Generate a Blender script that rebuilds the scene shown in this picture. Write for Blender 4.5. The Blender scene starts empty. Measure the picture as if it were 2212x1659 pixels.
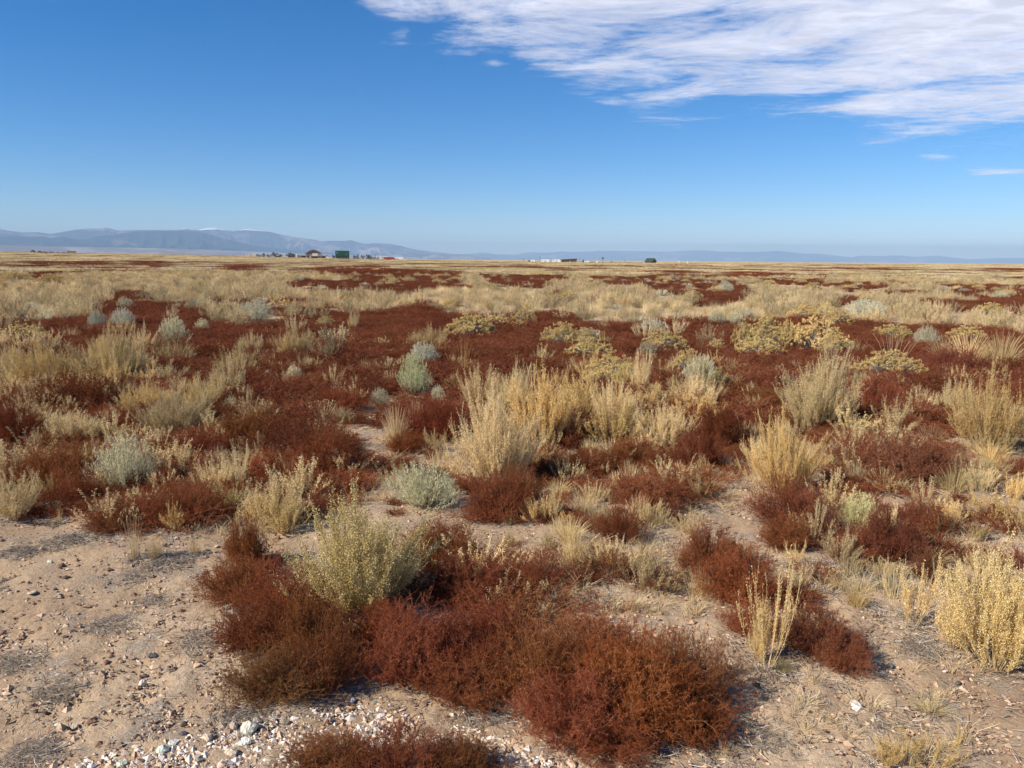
import bpy, math, random
import numpy as np
from mathutils import Matrix, Euler, Vector
PI = math.pi
SC = bpy.context.scene
C = SC.collection
rng = np.random.default_rng(7)
# ------------------------------------------------------------------ camera
CAM_H = 1.6
FPX, CX, CY = 1671.0, 1106.0, 829.5        # photo measured on a 2212 px wide view
PITCH = math.atan((CY - 561.5) / FPX)
ROLL = math.radians(0.42)
MR = Euler((PI / 2 - PITCH, 0, 0)).to_matrix() @ Matrix.Rotation(ROLL, 3, 'Z')
cam_d = bpy.data.cameras.new('camera')
cam_d.sensor_width = 36
cam_d.lens = 36 * FPX / 2212
cam_d.clip_start = 0.05
cam_d.clip_end = 250000
cam = bpy.data.objects.new('camera', cam_d)
C.objects.link(cam)
cam.matrix_world = Matrix.Translation((0, 0, CAM_H)) @ MR.to_4x4()
SC.camera = cam
MRn = np.array(MR)
# ------------------------------------------------------------------ light
SUN_EL = math.radians(37)
to_sun = Vector((-0.90 * math.cos(SUN_EL), -0.43 * math.cos(SUN_EL), math.sin(SUN_EL))).normalized()
SUN_AZ = math.atan2(to_sun.x, to_sun.y)     # clockwise from +Y
w = bpy.data.worlds.new('World')
SC.world = w
w.use_nodes = True
nt = w.node_tree
nt.nodes.clear()
sky = nt.nodes.new('ShaderNodeTexSky')
sky.sky_type = 'NISHITA'
sky.sun_disc = False
sky.sun_elevation = SUN_EL
sky.sun_rotation = SUN_AZ
sky.altitude = 2300
sky.air_density = 1.0
sky.dust_density = 0.1
sky.ozone_density = 4
bg = nt.nodes.new('ShaderNodeBackground')
bg.inputs[1].default_value = 0.098
wo = nt.nodes.new('ShaderNodeOutputWorld')
hsv = nt.nodes.new('ShaderNodeHueSaturation')
hsv.inputs['Saturation'].default_value = 1.35
hsv.inputs['Hue'].default_value = .504
nt.links.new(sky.outputs[0], hsv.inputs['Color'])
nt.links.new(hsv.outputs[0], bg.inputs[0])
nt.links.new(bg.outputs[0], wo.inputs[0])
sd = bpy.data.lights.new('sun', 'SUN')
sd.energy = 5.0
sd.angle = math.radians(0.53)
sd.color = (1.0, 0.93, 0.83)
sun = bpy.data.objects.new('sun', sd)
C.objects.link(sun)
sun.rotation_euler = to_sun.to_track_quat('Z', 'Y').to_euler()
SC.view_settings.view_transform = 'Standard'
SC.view_settings.look = 'None'
SC.view_settings.exposure = 0.5
SC.view_settings.gamma = 1
SC.view_settings.use_curve_mapping = False
SC.cycles.max_bounces = 6
SC.cycles.diffuse_bounces = 3
SC.cycles.transparent_max_bounces = 8
SC.cycles.volume_bounces = 0

# ------------------------------------------------------------------ geometry of the place
def hsh(x, y, k):
    return np.sin(x * 12.9898 * k + y * 78.233 + k * 3.1)

WV = [(rng.uniform(0, 2 * PI), rng.uniform(0, 2 * PI)) for _ in range(60)]
def waves(x, y, lams, amps, off=0):
    z = np.zeros(np.broadcast(x, y).shape)
    for i, (l, a) in enumerate(zip(lams, amps)):
        for j in range(3):
            th, ph = WV[(off + i * 3 + j) % 60]
            k = 2 * PI / (l * (1 + .23 * j))
            z = z + a / 3 * np.sin(k * (x * math.cos(th) + y * math.sin(th)) + ph + 1.3 * np.sin(k * .37 * (x * math.sin(th) - y * math.cos(th))))
    return z
def sstep(a, b, t):
    t = np.clip((t - a) / (b - a), 0, 1)
    return t * t * (3 - 2 * t)
def ground_z(x, y):
    x = np.asarray(x, float); y = np.asarray(y, float)
    r = np.hypot(x, y)
    z = waves(x, y, [9, 3.1, 1.1, .45], [.05, .035, .022, .010]) * (1 - sstep(30, 80, r) * .4)
    az = np.degrees(np.arctan2(x, y))
    rise = np.interp(az, [-180, -90, -60, -33.5, -20.5, -14.5, -8, 2, 180], [0, 2, 5, 4.9, 3.3, 2.0, 1.0, 0, 0])
    z = z + rise * sstep(220, 720, r)
    z = z + waves(x, y, [160, 60], [.25, .12], 20) * sstep(60, 200, r)
    return z
def ray(px, py):
    d = MRn @ np.array([(px - CX) / FPX, -(py - CY) / FPX, -1.0])
    return d
def hit(px, py, z0=0.0):
    d = ray(px, py)
    t = (z0 - CAM_H) / d[2]
    return d[0] * t, d[1] * t, t          # x, y, depth along the view axis
def hitg(px, py):
    z = 0.
    for _ in range(4):
        x, y, t = hit(px, py, z)
        z = float(ground_z(x, y))
    return x, y, z, t
def project(x, y, z):
    x = np.asarray(x, float); y = np.asarray(y, float)
    p = np.stack(np.broadcast_arrays(x, y, np.asarray(z, float) - CAM_H), -1) @ MRn
    dep = np.maximum(-p[..., 2], 1e-3)
    return CX + FPX * p[..., 0] / dep, CY - FPX * p[..., 1] / dep, -p[..., 2]
def inside(px, py, poly):
    px = np.asarray(px, float); py = np.asarray(py, float)
    c = np.zeros(px.shape, bool)
    n = len(poly)
    for i in range(n):
        x0, y0 = poly[i]; x1, y1 = poly[(i + 1) % n]
        if y0 == y1: continue
        m = ((y0 > py) != (y1 > py)) & (px < (x1 - x0) * (py - y0) / (y1 - y0) + x0)
        c ^= m
    return c

# ------------------------------------------------------------------ helpers
def tag(o, label=None, cat=None, group=None, kind=None):
    if label: o['label'] = label
    if cat: o['category'] = cat
    if group: o['group'] = group
    if kind: o['kind'] = kind
    return o
def link(o, parent=None):
    C.objects.link(o)
    if parent: o.parent = parent
    return o
def obj(name, me, parent=None):
    return link(bpy.data.objects.new(name, me), parent)
def empty(name, loc, rz=0):
    o = bpy.data.objects.new(name, None)
    o.empty_display_size = .1
    o.location = loc
    o.rotation_euler = (0, 0, rz)
    return link(o)

class Buf:
    """collects triangles and quads of many tiny pieces with a per-vertex tint"""
    def __init__(s):
        s.v = []; s.f = []; s.q = []; s.t = []; s.n = 0
    def add(s, v, f, t, quad=False):
        # v (N,k,3) f (m,3|4) pattern, t (N,)
        N, k, _ = v.shape
        F = (np.asarray(f)[None] + (np.arange(N) * k)[:, None, None] + s.n).reshape(-1, 4 if quad else 3)
        (s.q if quad else s.f).append(F)
        s.v.append(v.reshape(-1, 3))
        s.t.append(np.repeat(t, k))
        s.n += N * k
    def mesh(s, name, mat, smooth=False):
        me = bpy.data.meshes.new(name)
        V = np.concatenate(s.v)
        T = np.concatenate(s.f) if s.f else np.zeros((0, 3), int)
        Q = np.concatenate(s.q) if s.q else np.zeros((0, 4), int)
        loops = np.concatenate([T.ravel(), Q.ravel()]).astype(np.int32)
        tot = np.concatenate([np.full(len(T), 3), np.full(len(Q), 4)]).astype(np.int32)
        st = np.concatenate([[0], np.cumsum(tot)[:-1]]).astype(np.int32)
        me.vertices.add(len(V)); me.vertices.foreach_set('co', V.astype(np.float32).ravel())
        me.loops.add(len(loops)); me.loops.foreach_set('vertex_index', loops)
        me.polygons.add(len(tot)); me.polygons.foreach_set('loop_start', st); me.polygons.foreach_set('loop_total', tot)
        a = me.attributes.new('tint', 'FLOAT', 'POINT')
        a.data.foreach_set('value', np.concatenate(s.t).astype(np.float32))
        me.update(calc_edges=True)
        me.polygons.foreach_set('use_smooth', np.full(len(tot), smooth))
        me.materials.append(mat)
        return me
def nrm(a):
    return a / np.maximum(np.linalg.norm(a, axis=-1, keepdims=True), 1e-9)
def rdir(r, n):
    return nrm(r.normal(size=(n, 3)))
def perp(r, d):
    return nrm(np.cross(d, rdir(r, len(d))))
def slivers(b, r, p, d, L, W, t):
    """one thin triangle each, base at p"""
    s = perp(r, d)
    L = np.broadcast_to(L, len(p))[:, None]; W = np.broadcast_to(W, len(p))[:, None]
    v = np.stack([p - s * W / 2, p + s * W / 2, p + d * L], 1)
    b.add(v, [[0, 1, 2]], t)
def leaves(b, r, p, d, L, W, t):
    s = perp(r, d)
    L = np.broadcast_to(L, len(p))[:, None]; W = np.broadcast_to(W, len(p))[:, None]
    v = np.stack([p, p + d * L * .5 + s * W / 2, p + d * L, p + d * L * .5 - s * W / 2], 1)
    b.add(v, [[0, 1, 2, 3]], t, True)
OCT = np.array([[1, 0, 0], [-1, 0, 0], [0, 1, 0], [0, -1, 0], [0, 0, 1], [0, 0, -1]], float)
OCF = [[0, 2, 4], [2, 1, 4], [1, 3, 4], [3, 0, 4], [2, 0, 5], [1, 2, 5], [3, 1, 5], [0, 3, 5]]
def blobs(b, r, p, R, t, flat=1.0):
    n = len(p)
    ax = rdir(r, n); bx = perp(r, ax); cx = np.cross(ax, bx)
    M = np.stack([ax, bx, cx], 1) * r.uniform(.6, 1.25, (n, 3, 1))
    v = np.einsum('kj,njl->nkl', OCT, M) * np.broadcast_to(R, n)[:, None, None]
    v[..., 2] *= flat
    b.add(v + p[:, None], OCF, t)
def tubes(b, P, w0, w1, t):
    """P (N,K,3) polylines -> three-sided tapering tubes"""
    N, K, _ = P.shape
    T = np.gradient(P, axis=1); T = nrm(T)
    ref = np.where(np.abs(T[..., 2:3]) > .9, np.array([1., 0, 0]), np.array([0, 0, 1.]))
    A = nrm(np.cross(T, ref)); B = np.cross(T, A)
    wr = np.broadcast_to(w0, N)[:, None] * (1 - np.linspace(0, 1, K)) + np.broadcast_to(w1, N)[:, None] * np.linspace(0, 1, K)
    rings = []
    for k in range(3):
        a = 2 * PI * k / 3
        rings.append(P + (A * math.cos(a) + B * math.sin(a)) * wr[..., None] / 2)
    v = np.stack(rings, 2).reshape(N, K * 3, 3)
    f = []
    for i in range(K - 1):
        for k in range(3):
            k2 = (k + 1) % 3
            f.append([i * 3 + k, i * 3 + k2, i * 3 + 3 + k2, i * 3 + 3 + k])
    b.add(v, f, t, True)
def bez(p0, p1, p2, t):
    t = np.asarray(t)
    if t.ndim == 1 and len(t) != len(p0) or t.ndim == 1 and False:
        t = np.broadcast_to(t, (len(p0), len(t)))
    if t.ndim == 1: t = t[:, None]
    u = t[..., None]
    P = (1 - u) ** 2 * p0[:, None] + 2 * u * (1 - u) * p1[:, None] + u * u * p2[:, None]
    D = 2 * (1 - u) * (p1 - p0)[:, None] + 2 * u * (p2 - p1)[:, None]
    return P, nrm(D)
def poly_bez(p0, p1, p2, K):
    return bez(p0, p1, p2, np.tile(np.linspace(0, 1, K), (len(p0), 1)))[0]

# ------------------------------------------------------------------ materials
def new_mat(name):
    m = bpy.data.materials.new(name); m.use_nodes = True
    n = m.node_tree; n.nodes.clear()
    return m, n
def node(n, typ, **kw):
    x = n.nodes.new(typ)
    for k, v in kw.items(): setattr(x, k, v)
    return x
def ramp(n, fac, stops):
    r = node(n, 'ShaderNodeValToRGB')
    e = r.color_ramp.elements
    while len(e) < len(stops): e.new(.5)
    for i, (p, c) in enumerate(stops):
        e[i].position = p; e[i].color = (*c, 1)
    n.links.new(fac, r.inputs[0])
    return r.outputs[0]
def plant_mat(name, stops, transl=.25, rough=.8, vary=.25):
    m, n = new_mat(name)
    at = node(n, 'ShaderNodeAttribute', attribute_name='tint')
    col = ramp(n, at.outputs['Fac'], stops)
    oi = node(n, 'ShaderNodeObjectInfo')
    hs = node(n, 'ShaderNodeHueSaturation')
    mr = node(n, 'ShaderNodeMapRange'); mr.inputs[3].default_value = 1 - vary; mr.inputs[4].default_value = 1 + vary
    n.links.new(oi.outputs['Random'], mr.inputs[0]); n.links.new(mr.outputs[0], hs.inputs['Value'])
    mh = node(n, 'ShaderNodeMath', operation='MULTIPLY_ADD')
    fr = node(n, 'ShaderNodeMath', operation='FRACT'); m7 = node(n, 'ShaderNodeMath', operation='MULTIPLY')
    m7.inputs[1].default_value = 7.3
    n.links.new(oi.outputs['Random'], m7.inputs[0]); n.links.new(m7.outputs[0], fr.inputs[0])
    n.links.new(fr.outputs[0], mh.inputs[0]); mh.inputs[1].default_value = .012; mh.inputs[2].default_value = .497
    n.links.new(mh.outputs[0], hs.inputs['Hue'])
    n.links.new(col, hs.inputs['Color'])
    mx = node(n, 'ShaderNodeMix', data_type='RGBA', blend_type='MULTIPLY'); mx.inputs[0].default_value = 1
    n.links.new(hs.outputs[0], mx.inputs['A']); n.links.new(oi.outputs['Color'], mx.inputs['B'])
    df = node(n, 'ShaderNodeBsdfDiffuse'); tr = node(n, 'ShaderNodeBsdfTranslucent')
    ms = node(n, 'ShaderNodeMixShader'); ms.inputs[0].default_value = transl
    n.links.new(mx.outputs['Result'], df.inputs[0]); n.links.new(mx.outputs['Result'], tr.inputs[0])
    n.links.new(df.outputs[0], ms.inputs[1]); n.links.new(tr.outputs[0], ms.inputs[2])
    o = node(n, 'ShaderNodeOutputMaterial'); n.links.new(ms.outputs[0], o.inputs[0])
    return m
def flat_mat(name, col, rough=.7, metal=0, noise=.12, scale=3):
    m, n = new_mat(name)
    tc = node(n, 'ShaderNodeTexCoord'); nz = node(n, 'ShaderNodeTexNoise')
    nz.inputs['Scale'].default_value = scale; nz.inputs['Detail'].default_value = 5
    n.links.new(tc.outputs['Object'], nz.inputs['Vector'])
    c0 = tuple(max(0, c * (1 - noise * 2)) for c in col); c1 = tuple(min(1, c * (1 + noise * 2)) for c in col)
    cr = ramp(n, nz.outputs['Fac'], [(.25, c0), (.75, c1)])
    p = node(n, 'ShaderNodeBsdfPrincipled')
    p.inputs['Roughness'].default_value = rough; p.inputs['Metallic'].default_value = metal
    n.links.new(cr, p.inputs['Base Color'])
    o = node(n, 'ShaderNodeOutputMaterial'); n.links.new(p.outputs[0], o.inputs[0])
    return m
M = {}
M['russet'] = plant_mat('russet_foliage', [(0, (.11, .03, .014)), (.5, (.29, .080, .031)), (.85, (.45, .15, .06)), (1, (.55, .33, .17))], .25)
M['russet_stem'] = plant_mat('russet_stem', [(0, (.17, .05, .025)), (1, (.38, .18, .10))], .1)
M['russet_dark'] = plant_mat('russet_carpet', [(0, (.09, .024, .013)), (.5, (.225, .055, .026)), (.9, (.37, .12, .06)), (1, (.5, .28, .15))], .25)
M['straw'] = plant_mat('straw_seed', [(0, (.43, .285, .115)), (.5, (.73, .545, .265)), (1, (.92, .79, .49))], .3, vary=.3)
M['straw_far'] = plant_mat('straw_belt', [(0, (.27, .185, .09)), (.5, (.56, .42, .215)), (1, (.88, .76, .48))], .25, vary=.42)
M['grass_far'] = plant_mat('grass_belt', [(0, (.40, .30, .15)), (.5, (.70, .56, .32)), (1, (.92, .82, .56))], .3, vary=.25)
M['straw_stem'] = plant_mat('straw_stem', [(0, (.48, .32, .16)), (1, (.80, .64, .40))], .1)
M['sage'] = plant_mat('sage_leaf', [(0, (.46, .44, .28)), (.6, (.76, .74, .52)), (1, (.92, .90, .72))], .3)
M['cream'] = plant_mat('cream_flower', [(0, (.58, .50, .32)), (1, (.84, .78, .58))], .3)
M['grey_stem'] = plant_mat('grey_stem', [(0, (.22, .19, .15)), (1, (.55, .51, .45))], .1)
M['gold'] = plant_mat('gold_flower', [(0, (.47, .31, .10)), (.6, (.76, .54, .215)), (1, (.90, .74, .38))], .25, vary=.12)
M['grass'] = plant_mat('dry_grass', [(0, (.50, .37, .19)), (.5, (.74, .59, .34)), (1, (.88, .76, .50))], .35)
M['dead'] = plant_mat('dead_twig', [(0, (.14, .11, .08)), (.5, (.34, .29, .23)), (1, (.62, .55, .45))], .15)

# ------------------------------------------------------------------ plant meshes
def dome_ends(r, n, R, H, lo=.45):
    a = r.uniform(0, 2 * PI, n); q = np.sqrt(r.uniform(0.0, 1, n))
    irr = 1 + .16 * np.sin(a * 2 + r.uniform(0, 6)) + .12 * np.sin(a * 3 + r.uniform(0, 6)) + .08 * np.sin(a * 7 + r.uniform(0, 6))
    rr = R * q * irr
    z = H * np.sqrt(np.clip(1 - (q * .93) ** 2, 0, 1)) * r.uniform(lo, 1.08, n)
    return np.stack([rr * np.cos(a), rr * np.sin(a), z], 1)
def russet(seed, R=.42, H=.32, n1=150, n2=10, n3=22, wf=1.0, mat='russet', name='russet'):
    r = np.random.default_rng(seed)
    e = dome_ends(r, n1, R, H, .35)
    o_ = r.uniform(0, 1, n1) < .16; e[o_] *= r.uniform(1.05, 1.28, (o_.sum(), 1))
    a0 = np.arctan2(e[:, 1], e[:, 0]) + r.normal(0, .5, n1)
    rb = R * .35 * r.uniform(0, 1, n1)
    p0 = np.stack([rb * np.cos(a0), rb * np.sin(a0), np.full(n1, -.01)], 1)
    p1 = p0 * .6 + e * .4; p1[:, 2] = e[:, 2] * r.uniform(.45, .8, n1)
    bs, bf = Buf(), Buf()
    tubes(bs, poly_bez(p0, p1, e, 4), .0035 * wf, .0012 * wf, r.uniform(0, 1, n1))
    t = r.uniform(.25, 1, (n1, n2)) ** .8
    P, D = bez(p0, p1, e, t)
    P = P.reshape(-1, 3); D = D.reshape(-1, 3)
    n = len(P)
    td = nrm(D * .45 + r.normal(0, .75, (n, 3)) + np.array([0, 0, .22]))
    L = r.uniform(.04, .12, n) * (R / .42) * .9
    bend = r.normal(0, .18, (n, 3)) * L[:, None]
    tubes(bs, poly_bez(P, P + td * L[:, None] * .5 + bend, P + td * L[:, None], 3), .0016 * wf, .0008 * wf, r.uniform(0, .9, n))
    u = r.uniform(.05, 1, (n, n3))
    Q, DQ = bez(P, P + td * L[:, None] * .5 + bend, P + td * L[:, None], u)
    Q = Q.reshape(-1, 3); DQ = DQ.reshape(-1, 3)
    k = Q[:, 2] > 0
    Q, DQ = Q[k], DQ[k]
    m = len(Q)
    dd = nrm(DQ * .35 + r.normal(0, .7, (m, 3)) + np.array([0, 0, .1]))
    pw = r.uniform(0, 6, 3)
    lowf = np.sin(Q[:, 0] * 11 + pw[0]) + np.sin(Q[:, 1] * 13 + pw[1] + Q[:, 0] * 5) + .6 * np.sin(Q[:, 2] * 22 + pw[2])
    tint = np.clip(r.normal(.5, .20, m) + .085 * lowf, 0, 1)
    slivers(bf, r, Q, dd, r.uniform(.008, .022, m) * (wf ** .5), r.uniform(.0011, .0024, m) * wf, tint)
    return [('woody_stem', bs.mesh(name + '_stem', M['russet_stem'])), ('foliage', bf.mesh(name + '_foliage', M[mat]))]
def straw(seed, R=.32, H=.5, n1=46, n2=9, ns=30, wf=1.0, mat='straw', name='straw', sm=1.0):
    r = np.random.default_rng(seed)
    a = r.uniform(0, 2 * PI, n1); q = r.uniform(0, 1, n1) ** .6
    irr = 1 + .2 * np.sin(a * 2 + r.uniform(0, 6))
    e = np.stack([R * q * irr * np.cos(a), R * q * irr * np.sin(a), H * (1 - .35 * q ** 2) * r.uniform(.42, 1.06, n1) * (1 + .16 * np.sin(a + r.uniform(0, 6)) + .1 * np.sin(3 * a + r.uniform(0, 6)))], 1)
    out_ = r.uniform(0, 1, n1) < .12; e[out_] *= np.array([1.25, 1.25, 1.12])
    rb = R * .22 * q
    p0 = np.stack([rb * np.cos(a), rb * np.sin(a), np.full(n1, -.01)], 1)
    p1 = p0 * .35 + e * .65; p1[:, 2] = e[:, 2] * r.uniform(.3, .5, n1); p1[:, :2] += r.normal(0, .02, (n1, 2))
    bs, bf = Buf(), Buf()
    tubes(bs, poly_bez(p0, p1, e, 5), .0045 * wf, .0015 * wf, r.uniform(0, 1, n1))
    t = r.uniform(.22, .95, (n1, n2))
    P, D = bez(p0, p1, e, t); P = P.reshape(-1, 3); D = D.reshape(-1, 3); n = len(P)
    out = P * np.array([1, 1, 0]) / R
    td = nrm(D * .8 + out * .25 + r.normal(0, .28, (n, 3)) + np.array([0, 0, .55]))
    L = r.uniform(.05, .20, n) * (H / .5) * (1.15 - .5 * t.ravel())
    q1 = P + td * L[:, None] * .5 + r.normal(0, .1, (n, 3)) * L[:, None]
    q2 = P + td * L[:, None] + np.array([0, 0, .2]) * L[:, None]
    tubes(bs, poly_bez(P, q1, q2, 3), .002 * wf, .001 * wf, r.uniform(.2, 1, n))
    def seeds(a0, a1, a2, cnt, lo):
        u = r.uniform(lo, 1.02, (len(a0), cnt))
        Q, DQ = bez(a0, a1, a2, u); Q = Q.reshape(-1, 3); DQ = DQ.reshape(-1, 3)
        m = len(Q)
        Q = Q + r.normal(0, .0045, (m, 3)) * wf ** .5
        k = Q[:, 2] > .0
        Q, DQ = Q[k], DQ[k]; m = len(Q)
        dd = nrm(DQ * .5 + rdir(r, m))
        tt = np.clip(r.normal(.5, .2, m) + (Q[:, 2] / H - .5) * .15, 0, 1)
        leaves(bf, r, Q, dd, r.uniform(.006, .013, m) * wf * sm, r.uniform(.003, .0065, m) * wf * sm, tt)
    seeds(P, q1, q2, ns, .1)
    seeds(p0, p1, e, ns * 2, .4)
    return [('woody_stem', bs.mesh(name + '_stem', M['straw_stem'])), ('seed_cluster', bf.mesh(name + '_seed', M[mat]))]
def sage(seed, R=.3, H=.3, n1=230, nl=26, nf=6, wf=1.0, flower='cream', name='sage'):
    r = np.random.default_rng(seed)
    e = dome_ends(r, n1, R, H, .72)
    p0 = e * np.array([.25, .25, 0]); p0[:, 2] = -.01
    p1 = p0 * .6 + e * .4; p1[:, :2] = e[:, :2] * .75; p1[:, 2] = e[:, 2] * .45
    bs, bf, bc = Buf(), Buf(), Buf()
    tubes(bs, poly_bez(p0, p1, e, 4), .003 * wf, .0014 * wf, r.uniform(0, 1, n1))
    u = r.uniform(.3, 1, (n1, nl))
    Q, D = bez(p0, p1, e, u); Q = Q.reshape(-1, 3); D = D.reshape(-1, 3); m = len(Q)
    Q = Q + r.normal(0, .008, (m, 3))
    dd = nrm(D + r.normal(0, .5, (m, 3)) + np.array([0, 0, .3]))
    leaves(bf, r, Q, dd, r.uniform(.014, .034, m) * wf ** .5, r.uniform(.0018, .0036, m) * wf, np.clip(r.normal(.5, .22, m), 0, 1))
    k = e[:, 2] > H * .45
    ee = np.repeat(e[k], nf, 0); m = len(ee)
    blobs(bc, r, ee + r.normal(0, .006, (m, 3)) * wf ** .5, r.uniform(.003, .006, m) * wf ** .7, r.uniform(0, 1, m))
    return [('woody_stem', bs.mesh(name + '_stem', M['grey_stem'])), ('foliage', bf.mesh(name + '_leaf', M['sage'])), ('flower_head', bc.mesh(name + '_head', M[flower]))]
def gold(seed, R=.38, H=.42, n1=330, nc=22, wf=1.0, name='gold'):
    r = np.random.default_rng(seed)
    a = r.uniform(0, 2 * PI, n1); q = np.sqrt(r.uniform(0, 1, n1))
    lob = 1 + .16 * np.sin(3 * a + r.uniform(0, 6)) + .1 * np.sin(5 * a + r.uniform(0, 6))
    z = H * np.sqrt(np.clip(1 - (q * .93) ** 2, 0, 1)) * (1 + .16 * np.sin(a * 4 + q * 5 + r.uniform(0, 6))) * r.uniform(.72, 1.04, n1)
    e = np.stack([R * q * lob * np.cos(a), R * q * lob * np.sin(a), z], 1)
    p0 = e * np.array([.15, .15, 0]); p0[:, 2] = -.01
    p1 = e * np.array([.6, .6, .45])
    bs, bf, bc = Buf(), Buf(), Buf()
    tubes(bs, poly_bez(p0, p1, e, 4), .004 * wf, .0016 * wf, r.uniform(.2, 1, n1))
    u = r.uniform(.4, .85, (n1, 2))
    Q, D = bez(p0, p1, e, u); Q = Q.reshape(-1, 3); D = D.reshape(-1, 3); m = len(Q)
    leaves(bf, r, Q + r.normal(0, .008, (m, 3)), nrm(D + r.normal(0, .5, (m, 3))), r.uniform(.02, .04, m), r.uniform(.002, .0035, m) * wf, r.uniform(0, .8, m))
    ee = np.repeat(e, nc, 0); m = len(ee)
    aa = r.uniform(0, 2 * PI, m); qq = np.sqrt(r.uniform(0, 1, m)) * np.repeat(r.uniform(.012, .034, n1), nc)
    off = np.stack([qq * np.cos(aa), qq * np.sin(aa), r.normal(0, .009, m) - qq * qq * 8], 1)
    blobs(bc, r, ee + off, r.uniform(.0045, .009, m) * wf ** .8, np.clip(r.normal(.5, .25, m) + np.repeat(r.normal(0, .12, n1), nc), 0, 1))
    return [('woody_stem', bs.mesh(name + '_stem', M['grey_stem'])), ('foliage', bf.mesh(name + '_leaf', M['sage'])), ('flower_head', bc.mesh(name + '_head', M['gold']))]
def grass(seed, R=.16, H=.36, n1=170, wf=1.0, lean=.0, curl=0, name='grass', lo=.35, base=.35):
    r = np.random.default_rng(seed)
    a = r.uniform(0, 2 * PI, n1); q = r.uniform(0, 1, n1) ** .7
    hh = H * r.uniform(lo, 1.05, n1) * (1 - .25 * q)
    e = np.stack([R * q * np.cos(a) + lean * hh, R * q * np.sin(a), hh], 1)
    p0 = np.stack([R * base * q * np.cos(a), R * base * q * np.sin(a), np.full(n1, -.01)], 1)
    p1 = p0 * .75 + e * .25; p1[:, 2] = hh * .65
    b, bh = Buf(), Buf()
    tubes(b, poly_bez(p0, p1, e, 4), .0026 * wf, .0010 * wf, np.clip(r.normal(.5, .25, n1), 0, 1))
    out = [('blade', b.mesh(name + '_blade', M['grass']))]
    if curl:
        k = np.argsort(-hh)[:curl]
        E = e[k]; n = len(k)
        s = nrm(np.stack([r.normal(size=n), r.normal(size=n), np.zeros(n)], 1)); rad = r.uniform(.010, .022, n)
        th = np.linspace(0, 1, 8)[None] * r.uniform(2.2, 4.6, n)[:, None]
        P = E[:, None] + s[:, None] * (rad[:, None] * (1 - np.cos(th)))[..., None]
        P[..., 2] += rad[:, None] * np.sin(th) * 1.5
        tubes(bh, P, .0045 * wf, .003 * wf, r.uniform(.4, 1, n))
        out.append(('seed_head', bh.mesh(name + '_head', M['grass'])))
    return out
def deadmat(seed, R=.15, H=.06, n1=330, name='dead', wf=1.0):
    r = np.random.default_rng(seed)
    a = r.uniform(0, 2 * PI, n1); q = np.sqrt(r.uniform(0, 1, n1)) * R
    p0 = np.stack([q * np.cos(a), q * np.sin(a), r.uniform(0, H * .4, n1)], 1)
    d = r.normal(0, 1, (n1, 3)); d[:, 2] = np.abs(d[:, 2]) * .35; d = nrm(d)
    L = r.uniform(.03, .10, n1)[:, None] * R / .15
    hm = (1 - (q / R) ** 2) * H
    p1 = p0 + d * L * .5; p1[:, 2] = hm * r.uniform(.5, 1.3, n1)
    p2 = p0 + d * L + r.normal(0, .2, (n1, 3)) * L; p2[:, 2] = np.maximum(.003, p2[:, 2] * .5)
    b = Buf()
    tubes(b, poly_bez(p0, p1, p2, 5), .0024 * wf, .0014 * wf, r.uniform(0, 1, n1))
    return [('twig', b.mesh(name + '_twig', M['dead']))]
def joined(parts, name):
    """one mesh from several part meshes (for plants too small to show their parts)"""
    V, T, F, S, mats, mi = [], [], [], [], [], []
    loops = []; off = 0
    for _, me in parts:
        nv = len(me.vertices); c = np.empty(nv * 3, np.float32); me.vertices.foreach_get('co', c)
        t = np.empty(nv, np.float32); me.attributes['tint'].data.foreach_get('value', t)
        l = np.empty(len(me.loops), np.int32); me.loops.foreach_get('vertex_index', l)
        lt = np.empty(len(me.polygons), np.int32); me.polygons.foreach_get('loop_total', lt)
        V.append(c); T.append(t); loops.append(l + off); F.append(lt); mi.append(np.full(len(lt), len(mats), np.int32)); mats.append(me.materials[0]); off += nv
    V = np.concatenate(V); T = np.concatenate(T); L = np.concatenate(loops); F = np.concatenate(F); mi = np.concatenate(mi)
    st = np.concatenate([[0], np.cumsum(F)[:-1]]).astype(np.int32)
    me = bpy.data.meshes.new(name)
    me.vertices.add(len(V) // 3); me.vertices.foreach_set('co', V)
    me.loops.add(len(L)); me.loops.foreach_set('vertex_index', L)
    me.polygons.add(len(F)); me.polygons.foreach_set('loop_start', st); me.polygons.foreach_set('loop_total', F)
    a = me.attributes.new('tint', 'FLOAT', 'POINT'); a.data.foreach_set('value', T)
    for m in mats: me.materials.append(m)
    me.update(calc_edges=True)
    me.polygons.foreach_set('material_index', mi)
    me.polygons.foreach_set('use_smooth', np.zeros(len(F), bool))
    return me

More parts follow.
